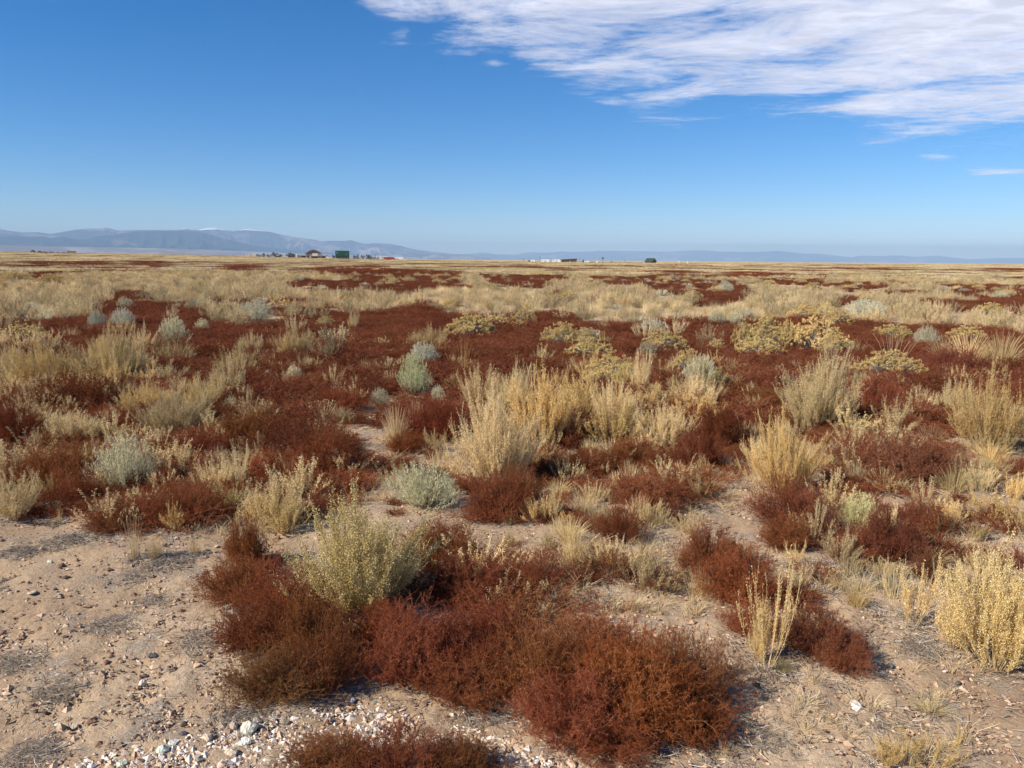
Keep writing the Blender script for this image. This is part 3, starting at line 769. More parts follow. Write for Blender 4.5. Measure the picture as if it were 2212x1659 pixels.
# --- straw, sage, gold, grass and dead mats, placed where the photo shows them
GREEN_T = (.90, .90, .78); GOLDEN = (1.03, .94, .74); GREYT = (.86, .82, .75); PALE = (1.1, 1.06, .95)
STRAW = [
 (785, 1312, 315, 235, 0, 'olive straw bush with dense seeds in the red foreground', GREEN_T),
 (590, 1132, 150, 125, 1, 'straw bush with upright spikes on bare soil left of the pale green tuft', None),
 (505, 1070, 80, 110, 3, 'few leaning stalks left of the spiky straw bush', None),
 (35, 1122, 140, 110, 4, 'straw bush with dark foot at the left edge', None),
 (125, 1075, 90, 60, 3, 'thin greenish stalks beside the left edge straw bush', GREEN_T),
 (165, 958, 125, 82, 1, 'spiky pale straw bush in front of the left red mound', None),
 (380, 940, 170, 108, 2, 'wide straw bush behind the pale round bush', None),
 (320, 900, 120, 90, 1, 'golden curly straw bush behind the wide straw bush', GOLDEN),
 (430, 895, 90, 80, 2, 'grey green straw bush right of the golden curly one', GREEN_T),
 (490, 832, 88, 74, 1, 'small straw bush alone on the red field, left of centre', None),
 (235, 808, 165, 105, 0, 'grey straw bush with tall stems at the left', GREYT),
 (290, 780, 60, 90, 3, 'tall thin stalks at the right end of the grey straw bush', None),
 (90, 808, 140, 92, 2, 'golden brown bush next to the grey straw bush', GOLDEN),
 (25, 790, 60, 55, 4, 'small straw bush at the left edge behind the golden brown one', None),
 (1075, 1045, 190, 205, 0, 'tallest front bush of the central straw thicket', None),
 (1170, 965, 160, 185, 2, 'yellow leaning bush in the central straw thicket', GOLDEN),
 (1045, 890, 120, 120, 1, 'grey tipped bush at the back left of the straw thicket', GREYT),
 (1110, 900, 110, 110, 0, 'straw bush at the back of the central thicket', None),
 (1255, 905, 120, 115, 4, 'straw bush with orange stems in the middle of the thicket', GOLDEN),
 (1330, 930, 120, 130, 1, 'open straw bush at the right of the central thicket', None),
 (1430, 965, 150, 100, 2, 'rightmost curved straw bush of the central thicket', None),
 (1385, 845, 60, 85, 4, 'narrow spiky straw bush beside the gold-topped bush', None),
 (1500, 880, 130, 85, 2, 'greyish twiggy bush below the white topped bush', GREYT),
 (945, 975, 70, 55, 3, 'thin grey stalks left of the tallest straw bush', GREYT),
 (1690, 1062, 175, 165, 0, 'round golden straw bush above the dense red bush on the right', GOLDEN),
 (1765, 922, 175, 165, 0, 'large fan shaped straw bush in front of the gold rabbitbrushes', None),
 (2130, 972, 175, 180, 2, 'large straw bush with brown stems near the right edge', GOLDEN),
 (2060, 900, 90, 90, 4, 'straw bush behind the large one near the right edge', None),
 (1925, 930, 75, 85, 3, 'thin straw stalks in the brown red bush on the right', None),
 (1860, 860, 60, 50, 4, 'small straw bush right of the fan shaped one', GREEN_T),
 (2150, 1440, 240, 250, 2, 'big pale gold straw bush cut by the right edge', (1.0, .97, .86)),
 (2060, 1400, 130, 150, 4, 'bush of fine straw stems left of the big right edge one', None),
 (1970, 1350, 110, 150, 3, 'open spiky bush with seed wands left of the right edge bush', PALE),
 (1655, 1440, 125, 225, 3, 'pale spiky stalk bush standing alone against the red bush', PALE),
 (1640, 1430, 60, 120, 4, 'dense lower tuft inside the pale spiky stalk bush', PALE),
 (1740, 1390, 90, 90, 3, 'short straw wands in the maroon bush', None),
 (1710, 1225, 60, 60, 3, 'silvery stalk below the dense red bush on the right', PALE),
 (2130, 1130, 140, 95, 3, 'sparse yellowish weed on sand at the right edge', GOLDEN),
 (2050, 1130, 80, 60, 4, 'small pale weed left of the sparse yellowish one', PALE),
 (2000, 1655, 180, 75, 3, 'sparse yellow weed at the bottom right', GOLDEN),
 (1920, 1650, 90, 50, 4, 'low yellow weed left of the sparse one at the bottom right', GOLDEN),
 (540, 755, 62, 42, 1, 'short straw bush in the red field, left one of two', None),
 (635, 757, 95, 55, 2, 'wider short straw bush in the red field, right one of two', GREYT),
 (925, 742, 95, 48, 1, 'grey green twiggy bush left of the gold rabbitbrush', GREYT),
 (765, 705, 34, 42, 4, 'small straw bush at the edge of the red field', None),
 (-150, 1300, 170, 105, 0, 'straw bush beyond the left edge whose shadow reaches the gravel', None),
]
for i, (px, py, wp, hp, var, lab, col) in enumerate(STRAW):
    put('straw', px, py, wp, hp * (1.0 if var == 3 else .86), var, lab, 'straw coloured bushes on the near ground', col)
SAGE = [
 (270, 1062, 145, 118, 1, 'round silvery bush with pale tips among the red bushes at the left', PALE),
 (240, 1115, 80, 30, 0, 'small grey tuft in front of the silvery round bush', GREYT),
 (915, 1092, 185, 88, 0, 'wide pale green tuft right of the bare gap, the greenest near bush', (.96, .94, .82)),
 (895, 832, 72, 66, 1, 'small round cream green bush in the middle of the red field', (1.05, 1.1, .85)),
 (915, 778, 85, 34, 2, 'flat pale bush behind the small round cream green one', None),
 (820, 855, 46, 14, 1, 'low grey green bush left of the small round cream green one', GREYT),
 (375, 735, 80, 48, 2, 'cream topped bush on grey stems in the red field at the left', PALE),
 (437, 712, 36, 22, 1, 'little cream topped bush right of the one on grey stems', PALE),
 (210, 702, 52, 30, 2, 'pale green bush, left of a merged pair on the left', None),
 (265, 700, 60, 34, 0, 'pale green bush, right of a merged pair on the left', None),
 (550, 682, 115, 32, 2, 'long low pale green bush at the edge of the red field', None),
 (75, 671, 52, 18, 1, 'far pale bush at the left, behind a rounder one', None),
 (113, 685, 55, 18, 0, 'rounder pale bush at the left edge of the red field', None),
 (430, 662, 70, 20, 0, 'dull green bush behind the cream topped one', GREYT),
 (270, 655, 48, 16, 2, 'white grey bush behind the merged pale pair', GREYT),
 (1410, 712, 68, 24, 0, 'oval pale green bush above the gold bush near the centre right', None),
 (1547, 700, 48, 24, 2, 'cream green bush, left one of a touching pair', PALE),
 (1588, 700, 44, 24, 1, 'cream green bush, right one of a touching pair', PALE),
 (1568, 623, 42, 16, 0, 'distant pale round bush above the touching pair', None),
 (2160, 637, 38, 12, 1, 'distant small pale bush near the right edge', PALE),
 (1850, 1142, 125, 72, 2, 'cream yellow tuft between two red bushes on the right', (1.15, 1.1, .78)),
 (635, 800, 48, 13, 2, 'tiny white bush low in the red field', PALE),
 (580, 806, 26, 12, 1, 'tiny green bush left of the tiny white one', None),
 (1512, 830, 105, 55, 2, 'white flowered bush on grey stems near the centre right', PALE),
 (1870, 680, 110, 32, 0, 'pale green bush among the gold rabbitbrushes at the right', None),
 (2000, 738, 66, 34, 0, 'grey green bush behind the bare stems on the right', GREYT),
 (1400, 755, 50, 22, 1, 'grey twiggy bush left of a gold rabbitbrush', GREYT),
 (500, 900, 45, 40, 1, 'small greenish weed with white flowers left of the rust mound', GREEN_T),
 (945, 850, 34, 12, 0, 'small grey green sprig beside the cream green bush', GREYT),
]
for i, (px, py, wp, hp, var, lab, col) in enumerate(SAGE):
    put('sage', px, py, wp * .92, hp, var, lab, 'pale green and cream bushes', col, depth=.95)
GOLD = [
 (1020, 718, 92, 38, 0, 'gold rabbitbrush at the near centre, left of the others'),
 (1132, 695, 46, 24, 1, 'small gold rabbitbrush behind the central ones'),
 (1215, 733, 75, 34, 1, 'domed gold rabbitbrush near the centre'),
 (1265, 735, 50, 24, 0, 'smaller gold rabbitbrush touching the domed one'),
 (1272, 762, 92, 28, 1, 'low spreading gold rabbitbrush in front of the domed one'),
 (1438, 746, 88, 32, 0, 'gold rabbitbrush right of centre with a grey foot'),
 (1605, 742, 40, 42, 1, 'narrow gold rabbitbrush at the left of the biggest cluster'),
 (1650, 742, 90, 58, 0, 'tall gold rabbitbrush, left large one of the biggest cluster'),
 (1640, 756, 90, 26, 1, 'low front rabbitbrush of the biggest cluster'),
 (1700, 745, 36, 52, 1, 'narrow pale rabbitbrush in the middle of the biggest cluster'),
 (1762, 746, 112, 58, 1, 'domed gold rabbitbrush, right large one of the biggest cluster'),
 (1800, 755, 50, 34, 0, 'brownish rabbitbrush at the right end of the biggest cluster'),
 (1549, 748, 38, 18, 0, 'tiny gold rabbitbrush left of the biggest cluster'),
 (1487, 795, 66, 30, 1, 'gold top rising behind the white flowered bush'),
 (1325, 818, 105, 36, 0, 'flat gold rabbitbrush behind the straw thicket'),
 (1920, 800, 120, 38, 1, 'gold rabbitbrush with white stems at the right'),
 (1733, 688, 60, 26, 0, 'far gold rabbitbrush above the biggest cluster'),
 (1782, 680, 36, 22, 1, 'small far rabbitbrush behind the pale green bush'),
 (1812, 700, 66, 24, 0, 'brown gold rabbitbrush in front of the pale green bush'),
 (1930, 722, 78, 20, 1, 'dull gold rabbitbrush above the bare stems'),
 (2090, 730, 70, 22, 0, 'brown rabbitbrush in front of the far right grass'),
 (705, 696, 38, 12, 0, 'small yellow rabbitbrush on the red field, left of centre'),
 (2140, 675, 50, 18, 1, 'far rabbitbrush at the right edge'),
 (1755, 627, 38, 14, 0, 'distant green gold bush right of centre'),
 (105, 610, 45, 16, 1, 'distant dark gold bush at the left'),
 (30, 603, 46, 14, 0, 'distant dark gold bush at the left edge'),
 (975, 655, 40, 12, 1, 'distant yellow bush in the straw belt at the centre'),
]
for i, (px, py, wp, hp, var, lab) in enumerate(GOLD):
    put('gold', px, py, wp * 1.15, hp, var, lab, 'golden rabbitbrushes in the red field', None, depth=.9)
GRASS = [
 (855, 965, 80, 95, 0, 'upright tan grass tuft at the end of the bare gap', None),
 (700, 912, 75, 50, 1, 'curly headed grass behind the bare gap', None),
 (740, 915, 60, 40, 2, 'low grass beside the curly headed one', None),
 (385, 772, 90, 34, 2, 'bright pale grass cushion below the cream topped bush', PALE),
 (290, 1208, 55, 115, 1, 'grass tuft with curled seed heads at the edge of the bare ground', None),
 (335, 1205, 60, 60, 0, 'short grass beside the tuft with curled seed heads', None),
 (420, 1200, 50, 70, 1, 'thin grey grass with bent heads above the bare ground', GREYT),
 (1230, 1170, 110, 55, 2, 'pale grass cushion on the sand at the centre right', PALE),
 (1205, 1075, 90, 45, 0, 'pale straw grass right of the bright red bush', PALE),
 (1260, 1110, 80, 45, 2, 'low pale grass in front of the central thicket', None),
 (1240, 1200, 70, 45, 0, 'small spiky grass tuft on the sand', PALE),
 (1370, 1235, 80, 45, 1, 'grass tuft below the small orange red bush', PALE),
 (1420, 1140, 45, 35, 0, 'tiny grass tuft right of the small orange red bush', None),
 (2020, 1535, 60, 75, 3, 'few upright blades with a pale mat on the right gravel', PALE),
 (2010, 1540, 120, 26, 2, 'flat pale grass mat on the right gravel', GREEN_T),
 (1850, 1310, 90, 55, 0, 'thin golden grass on sand right of the maroon bush', GOLDEN),
 (1800, 1270, 70, 45, 1, 'sparse golden grass behind the maroon bush', GOLDEN),
 (1740, 1260, 50, 60, 1, 'sprig of grass with a curled head on the right sand', None),
 (2010, 1220, 110, 40, 2, 'low pale grass in front of the sparse yellowish weed', PALE),
 (2060, 1060, 120, 60, 0, 'pale fuzzy grass right of the wide maroon bush', PALE),
 (1530, 1060, 80, 30, 2, 'pale grass on the sand left of the round straw bush', PALE),
 (1470, 1040, 60, 30, 0, 'thin grass between the red bushes in the centre right', None),
 (1000, 790, 80, 75, 3, 'bare reddish stems right of the cream green bush', (.75, .55, .42)),
 (1930, 770, 120, 75, 3, 'bare straw stems in front of the grey green bush', None),
 (1800, 780, 45, 50, 3, 'few bare stems right of the biggest rabbitbrush cluster', None),
 (2090, 790, 130, 75, 0, 'tall pale grass, left part of the stand at the right edge', PALE),
 (2160, 795, 130, 85, 0, 'tall pale grass, right part of the stand at the right edge', PALE),
 (2040, 780, 90, 60, 0, 'thinner pale grass left of the stand at the right edge', PALE),
 (660, 780, 36, 40, 3, 'few pale curled stems standing in the red field', PALE),
 (130, 1130, 18, 50, 1, 'single curled grass stalk on the bare ground at the left', PALE),
 (1050, 1535, 110, 55, 3, 'grey bare stalks in the pebbles at the bottom centre', (.9, .8, .7)),
 (1560, 1640, 90, 40, 3, 'grey bare stalks in the shade at the bottom right of the clump', GREYT),
 (2140, 1000, 110, 50, 2, 'yellow grass at the foot of the large straw bush on the right', GOLDEN),
 (1100, 1180, 60, 35, 2, 'pale dry grass behind the loose red bush in the middle', GREYT),
 (1690, 1450, 70, 30, 2, 'short green brown grass at the foot of the spiky stalk', GREEN_T),
]
for i, (px, py, wp, hp, var, lab, col) in enumerate(GRASS):
    put('grass', px, py, wp, hp, var, lab, 'dry grass tufts on the near ground', col, depth=1)
DEAD = [
 (120, 1495, 90, 36, 0, 'grey twig mat with a dark right side on the left gravel'), (430, 1385, 100, 44, 1, 'dark grey twig mat beside the left red bushes'),
 (35, 1435, 95, 26, 1, 'flat pale grey mat at the left edge gravel'), (1665, 1598, 95, 40, 1, 'round grey mat in the sand right of the foreground clump'),
 (40, 1195, 90, 34, 0, 'grey mat on the soil at the left edge'), (150, 1172, 110, 30, 1, 'long grey mat behind the left bare ground'),
 (1285, 1290, 55, 26, 0, 'small grey cushion on the sand in the middle'), (365, 1215, 100, 34, 0, 'grey mat around the curled grass tuft'),
 (250, 1350, 100, 20, 1, 'thin grey litter mat in the middle of the left gravel'), (1945, 1335, 60, 30, 0, 'grey tuft left of the right edge straw bush'),
 (1980, 1398, 95, 30, 1, 'pale grey mat in front of the open spiky bush'), (300, 1240, 70, 22, 1, 'small grey mat in front of the curled grass tuft'),
 (1210, 1215, 100, 34, 1, 'dark grey mat beneath the pale grass in the middle'), (1300, 1225, 60, 24, 0, 'little dark mat right of the spiky grass tuft'),
 (1790, 1235, 130, 32, 0, 'grey litter in the shade of the rust red bush on the right'), (1900, 1255, 100, 26, 1, 'long grey litter right of the shaded one'),
 (700, 1060, 90, 34, 0, 'grey litter in the shadow of the big rust mound'), (1290, 960, 70, 36, 1, 'dark grey litter behind the central thicket stems'),
 (1520, 1100, 80, 24, 0, 'pale grey litter on the sand in the centre right'), (30, 850, 80, 34, 1, 'pale purple grey mat at the left edge among the bushes'),
 (1060, 1560, 90, 20, 0, 'grey litter on the pebbles at the bottom centre'), (520, 1560, 90, 26, 1, 'dark twigs under the olive bush beside the pebbles'),
 (60, 1640, 130, 30, 0, 'dark twig heap in the bottom left corner'), (330, 1300, 60, 14, 0, 'tiny grey tuft high on the left gravel'),
 (1880, 1560, 60, 16, 1, 'flat grey remnant on the right gravel'), (760, 1190, 60, 26, 1, 'grey twigs behind the olive straw bush'),
]
for i, (px, py, wp, hp, var, lab) in enumerate(DEAD):
    x, y, z, t = hitg(px, py); s = wp / (FPX / t) / .30
    taken.append((x, y, .1))
    stamp('dead', var, (x, y, z), crng.uniform(0, 6), s, s * .9, s * .8 * crng.uniform(.8, 1.3), lab, 'grey dead mats on the soil', None)

# ------------------------------------------------------------------ stones
def stone_mesh(seed, name, mat, sub=2):
    import bmesh
    bm = bmesh.new(); bmesh.ops.create_icosphere(bm, subdivisions=sub, radius=1)
    r = np.random.default_rng(seed); a = r.uniform(.6, 1.25, 3)
    pl = rdir(r, 7); h = r.uniform(.55, .9, 7)
    for v in bm.verts:
        p = np.array(v.co)
        for q, k in zip(pl, h):
            d = p @ q
            if d > k: p = p - q * (d - k) * .85
        p = p * (1 + .06 * math.sin(5 * p[0] + seed) * math.sin(4 * p[1] + 1))
        v.co = p * a * np.array([1, .8, .6])
    me = bpy.data.meshes.new(name); bm.to_mesh(me); bm.free(); me.materials.append(mat)
    for p in me.polygons: p.use_smooth = sub > 2
    return me
def stone_mat():
    m, n = new_mat('stone')
    tc = node(n, 'ShaderNodeTexCoord'); nz = node(n, 'ShaderNodeTexNoise'); nz.inputs['Scale'].default_value = 2.5; nz.inputs['Detail'].default_value = 6
    n.links.new(tc.outputs['Object'], nz.inputs['Vector'])
    f = ramp(n, nz.outputs['Fac'], [(.3, (.72, .70, .68)), (.65, (1.05, 1.03, 1.0))])
    oi = node(n, 'ShaderNodeObjectInfo')
    mx = node(n, 'ShaderNodeMix', data_type='RGBA', blend_type='MULTIPLY'); mx.inputs[0].default_value = 1
    n.links.new(f, mx.inputs['A']); n.links.new(oi.outputs['Color'], mx.inputs['B'])
    p = node(n, 'ShaderNodeBsdfPrincipled'); p.inputs['Roughness'].default_value = .75
    n.links.new(mx.outputs['Result'], p.inputs['Base Color'])
    bp = node(n, 'ShaderNodeBump'); bp.inputs['Strength'].default_value = .4; bp.inputs['Distance'].default_value = .1
    n.links.new(nz.outputs['Fac'], bp.inputs['Height']); n.links.new(bp.outputs[0], p.inputs['Normal'])
    o = node(n, 'ShaderNodeOutputMaterial'); n.links.new(p.outputs[0], o.inputs[0])
    return m
SM = stone_mat()
stones = [stone_mesh(100 + i, 'stone', SM) for i in range(8)]
COLS = {'white': (.76, .72, .64), 'cream': (.70, .58, .40), 'pink': (.52, .39, .32), 'brown': (.24, .13, .09), 'dark grey': (.13, .12, .12), 'tan': (.50, .35, .21), 'orange': (.50, .26, .11), 'olive': (.33, .29, .20), 'grey': (.36, .34, .31)}
SLM = [(352, 1624, 'the largest white stone'), (395, 1588, 'the dark grey stone'), (448, 1596, 'the cream stone left of the pink one'), (540, 1580, 'the long white slab'), (615, 1563, 'the olive stone'), (262, 1655, 'the white stone on the bottom edge'), (720, 1600, 'the left bottom red bush'), (860, 1590, 'the middle bottom red bush'), (990, 1600, 'the right bottom red bush'), (1160, 1648, 'the white stone under the foreground clump'), (1050, 1540, 'the bare grey stalks'),
 (308, 1480, 'the white wedge stone'), (260, 1430, 'the little row of brown stones'), (120, 1495, 'the grey twig mat on the left gravel'), (70, 1282, 'the cream stone below the left shadow'), (167, 1223, 'the curled grass on the left gravel'), (430, 1385, 'the dark grey twig mat'), (160, 1570, 'the cream stone with a black shadow'), (35, 1435, 'the flat pale mat at the left edge'), (300, 1300, 'the tiny grey tuft high on the left'),
 (1848, 1528, 'the pale flat stone on the right'), (1925, 1440, 'the upper dark stone on the right'), (2070, 1478, 'the lower dark stone on the right'), (2010, 1540, 'the pale grass mat on the right'), (1665, 1598, 'the round grey mat'), (1700, 1440, 'the pale spiky stalk bush'), (2150, 1440, 'the big right edge straw bush'), (2000, 1640, 'the yellow weeds at the bottom right')]
def near_stone(px, py): return min(SLM, key=lambda l: (l[0] - px) ** 2 + (l[1] - py) ** 2)[2]
def stone(px, py, wp, colour, label, group, flat=1.0):
    x, y, z, t = hitg(px, py); s = wp / (FPX / t) / 2
    o = obj('stone', stones[crng.integers(8)])
    o.location = (x, y, z + s * .22 * flat); o.scale = (s, s * crng.uniform(.8, 1.1), s * flat * crng.uniform(.8, 1.2)); o.rotation_euler = (crng.uniform(-.2, .2), crng.uniform(-.2, .2), crng.uniform(0, 6.28))
    o.color = (*[c * crng.uniform(.9, 1.1) for c in COLS[colour]], 1)
    tag(o, label, 'stone', group)
    return o
SG = 'larger stones on the gravel'
for px, py, wp, colr, lab in [
 (352, 1624, 34, 'white', 'white stone at the bottom, largest left of the red bushes'), (376, 1606, 26, 'white', 'bright white stone just above the largest white one'),
 (340, 1600, 20, 'brown', 'brown stone touching the bright white one'), (395, 1588, 20, 'dark grey', 'dark grey stone casting a shadow above the white ones'),
 (448, 1596, 28, 'cream', 'cream stone with a dark shadow left of the pink one'), (505, 1572, 34, 'pink', 'pink stone beside the white slab at the bottom'),
 (540, 1580, 52, 'white', 'long white slab right of the pink stone'), (528, 1608, 34, 'white', 'chalk white stone below the long slab'),
 (500, 1630, 34, 'cream', 'cream stone low in the pebble band'), (615, 1563, 30, 'olive', 'olive stone at the foot of the dark twigs'),
 (262, 1655, 36, 'white', 'white stone on the bottom edge at the left'), (345, 1655, 24, 'cream', 'cream stone on the bottom edge'),
 (555, 1560, 26, 'pink', 'small pink stone behind the long white slab'), (590, 1552, 20, 'white', 'rounded white stone left of the olive one'),
 (430, 1645, 24, 'olive', 'yellowish stone on the bottom edge'), (500, 1655, 28, 'grey', 'grey and white stone on the bottom edge'),
 (1160, 1648, 22, 'white', 'white stone under the front of the foreground clump'), (1235, 1655, 30, 'cream', 'cream stone at the bottom edge right of the white one'),
 (1848, 1528, 36, 'white', 'pale flat stone alone on the right gravel'), (308, 1480, 26, 'white', 'white wedge stone on the left gravel'),
 (298, 1487, 14, 'orange', 'orange stone under the white wedge'), (230, 1433, 18, 'brown', 'brown stone, leftmost of a little row'),
 (240, 1420, 16, 'brown', 'flat brown stone behind the little row'), (262, 1432, 16, 'tan', 'tan stone in the little row'),
 (288, 1424, 14, 'olive', 'olive stone in the little row'), (330, 1420, 24, 'dark grey', 'dark stone at the right of the little row'),
 (260, 1450, 13, 'dark grey', 'black stone in front of the little row'), (70, 1282, 22, 'cream', 'cream stone below the shadow at the left edge'),
 (167, 1223, 14, 'tan', 'tan stone high on the left gravel'), (107, 1215, 12, 'white', 'white stone at the foot of the grey mat'),
 (346, 1378, 14, 'cream', 'yellow cream stone left of the dark grey mat'), (284, 1503, 13, 'cream', 'cream pebble below the white wedge'),
 (160, 1570, 18, 'cream', 'cream stone with a black shadow at the lower left'), (125, 1568, 16, 'white', 'whitish stone left of the one with a black shadow'),
 (55, 1362, 14, 'brown', 'dark brown stone at the far left'), (12, 1385, 13, 'brown', 'round brown stone at the left edge'),
 (1925, 1440, 16, 'dark grey', 'dark stone on the right gravel, upper one'), (2070, 1478, 18, 'dark grey', 'dark stone on the right gravel, lower one'),
 (2042, 1452, 14, 'white', 'white stone on the right gravel near the dark one'), (2100, 1540, 12, 'tan', 'tan stone on the right gravel'),
 (2068, 1420, 16, 'cream', 'pale stone at the foot of the right edge bush'), (1520, 1330, 12, 'white', 'white pebble at the foot of the tilted red bush'),
 (1710, 1405, 12, 'white', 'white pebble left of the maroon bush')]:
    stone(px, py, wp, colr, lab, SG)
band = [(120, 1659), (300, 1612), (430, 1590), (520, 1548), (640, 1520), (800, 1500), (930, 1530), (1080, 1560), (1200, 1625), (1260, 1700), (120, 1700)]
bandc = ['white', 'white', 'cream', 'pink', 'tan', 'grey', 'white', 'orange', 'brown']
nb = 0
while nb < 150:
    px, py = crng.uniform(120, 1260), crng.uniform(1500, 1690)
    if not inside(px, py, band): continue
    c = bandc[crng.integers(9)]; s = crng.choice([9, 11, 13, 16, 19], p=[.3, .3, .2, .14, .06])
    stone(px, py, s, c, f'{c} pebble in the pebble band near {near_stone(px, py)}', f'pebbles of the band at the bottom'); nb += 1
soilc = ['tan', 'cream', 'brown', 'dark grey', 'white', 'orange', 'pink', 'brown']
nb = 0
while nb < 130:
    left = nb < 90
    px, py = (crng.uniform(0, 480), crng.uniform(1215, 1600)) if left else (crng.uniform(1560, 2212), crng.uniform(1420, 1655))
    c = soilc[crng.integers(8)]; s = crng.choice([7, 9, 11, 13], p=[.35, .35, .2, .1])
    side = 'left' if left else 'right'
    stone(px, py, s, c, f'small {c} stone on bare soil near {near_stone(px, py)}', f'small stones on the {side} soil'); nb += 1

def gravel():
    """tiny gravel nobody could count, one object"""
    n = 62000
    r = np.random.default_rng(5)
    a = np.radians(r.uniform(-42, 42, n)); R = np.exp(r.uniform(math.log(1.7), math.log(9), n))
    x, y = R * np.sin(a), R * np.cos(a)
    px, py, _ = project(x, y, 0)
    cl = waves(x, y, [1.3, .5, .22], [.5, .35, .3], 8)
    inb = inside(px, py, band)
    size = np.exp(r.normal(math.log(.0046), .55, n)) * np.where(inb, 1.35, 1) * (1 + R * .04)
    keep = inb | (cl + r.normal(0, .5, n) > -.35)
    nb = 3000
    qx = r.uniform(100, 1280, nb); qy = r.uniform(1495, 1690, nb); k = inside(qx, qy, band)
    qx, qy = qx[k], qy[k]
    hx = np.array([hit(p, q)[:2] for p, q in zip(qx, qy)])
    x = np.concatenate([x[keep], hx[:, 0]]); y = np.concatenate([y[keep], hx[:, 1]]); inb = np.concatenate([inb[keep], np.ones(len(hx), bool)])
    size = np.concatenate([size[keep], np.exp(r.normal(math.log(.0065), .4, len(hx)))])
    n = len(x); size = np.clip(size, .002, .02)
    z = ground_z(x, y) + size * .12
    b = Buf(); t = r.uniform(0, 1, n) * .62; t[inb] = .18 + r.uniform(0, 1, inb.sum()) ** .8 * .80
    ax = rdir(r, n); ax[:, 2] *= .25; ax = nrm(ax); up = np.tile([0, 0, 1.], (n, 1)); bx = nrm(np.cross(ax, up)); cx = np.cross(ax, bx)
    Mx = np.stack([ax * 1.15, bx * .85, cx * .6], 1) * r.uniform(.7, 1.25, (n, 3, 1))
    v = np.einsum('kj,njl->nkl', OCT, Mx) * size[:, None, None]
    b.add(v + np.stack([x, y, z], 1)[:, None], OCF, t)
    m, nn = new_mat('gravel')
    at = node(nn, 'ShaderNodeAttribute', attribute_name='tint')
    c = ramp(nn, at.outputs['Fac'], [(0, (.11, .075, .055)), (.12, (.24, .14, .09)), (.3, (.46, .31, .20)), (.45, (.56, .40, .26)), (.6, (.62, .44, .30)), (.75, (.70, .58, .46)), (1, (.80, .74, .66))])
    d = node(nn, 'ShaderNodeBsdfDiffuse'); nn.links.new(c, d.inputs[0])
    o = node(nn, 'ShaderNodeOutputMaterial'); nn.links.new(d.outputs[0], o.inputs[0])
    tag(obj('gravel', b.mesh('gravel', m)), 'fine pink and tan gravel strewn over the bare soil', 'gravel', kind='stuff')
gravel()
def litter():
    r = np.random.default_rng(6); n = 16000
    a = np.radians(r.uniform(-42, 42, n)); R = np.exp(r.uniform(math.log(1.8), math.log(11), n))
    x, y = R * np.sin(a), R * np.cos(a)
    cl = waves(x, y, [1.7, .7, .3], [.5, .4, .3], 40)
    k = cl + r.normal(0, .3, n) > .05; x, y = x[k], y[k]
    T_ = np.array([q for q in taken if math.hypot(q[0], q[1]) < 7.5]); T_ = T_[r.integers(0, len(T_), 14000)]
    ta = r.uniform(0, 2 * PI, len(T_)); tq = T_[:, 2] * r.uniform(.3, 1.25, len(T_))
    x = np.concatenate([x, T_[:, 0] + tq * np.cos(ta)]); y = np.concatenate([y, T_[:, 1] + tq * np.sin(ta)]); n = len(x)
    z = ground_z(x, y) + r.uniform(.002, .012, n)
    th = r.uniform(0, 2 * PI, n); L = r.uniform(.015, .07, n)
    d = np.stack([np.cos(th), np.sin(th), r.normal(0, .18, n)], 1) * L[:, None]
    p0 = np.stack([x, y, z], 1); p2 = p0 + d; p1 = p0 + d * .5 + r.normal(0, .2, (n, 3)) * L[:, None] * np.array([1, 1, .4])
    p2[:, 2] = np.maximum(p2[:, 2], z * 1); b = Buf()
    tubes(b, poly_bez(p0, p1, p2, 3), .0026, .0016, r.uniform(0, 1, n))
    tag(obj('twig_litter', b.mesh('litter', M['dead'])), 'grey broken twigs and straw littering the soil', 'litter', kind='stuff')
    n = 3200
    a = np.radians(r.uniform(-42, 42, n)); R = np.exp(r.uniform(math.log(2.4), math.log(11), n)); x, y = R * np.sin(a), R * np.cos(a)
    px, py, _ = project(x, y, 0)
    ok = ((px > 1080) & (py < 1330)) | ((py < 1180) & (px > 430)) | ((px > 1700) & (r.uniform(0, 1, n) < .25))
    x, y = x[ok], y[ok]; cl = waves(x, y, [2.3, .9], [.6, .4], 52); k = cl > -.05; x, y = x[k], y[k]; n = len(x)
    m = 26
    xx = np.repeat(x, m); yy = np.repeat(y, m); N = len(xx)
    th = r.uniform(0, 2 * PI, N); q = r.uniform(0, .04, N)
    p0 = np.stack([xx + q * np.cos(th), yy + q * np.sin(th), ground_z(xx, yy) - .003], 1)
    h = r.uniform(.015, .075, N) * np.repeat(r.uniform(.6, 1.3, n), m)
    out = np.stack([np.cos(th), np.sin(th), np.zeros(N)], 1)
    p2 = p0 + out * h[:, None] * r.uniform(.2, 1.1, (N, 1)) + np.array([0, 0, 1]) * h[:, None]; p1 = p0 + np.array([0, 0, .7]) * h[:, None]
    b = Buf(); slb = poly_bez(p0, p1, p2, 3); tubes(b, slb, .0024, .001, r.uniform(.2, 1, N))
    tag(obj('short_grass', b.mesh('short_grass', M['grass'])), 'short pale dry grass between the bushes', 'grass', kind='stuff')
litter()

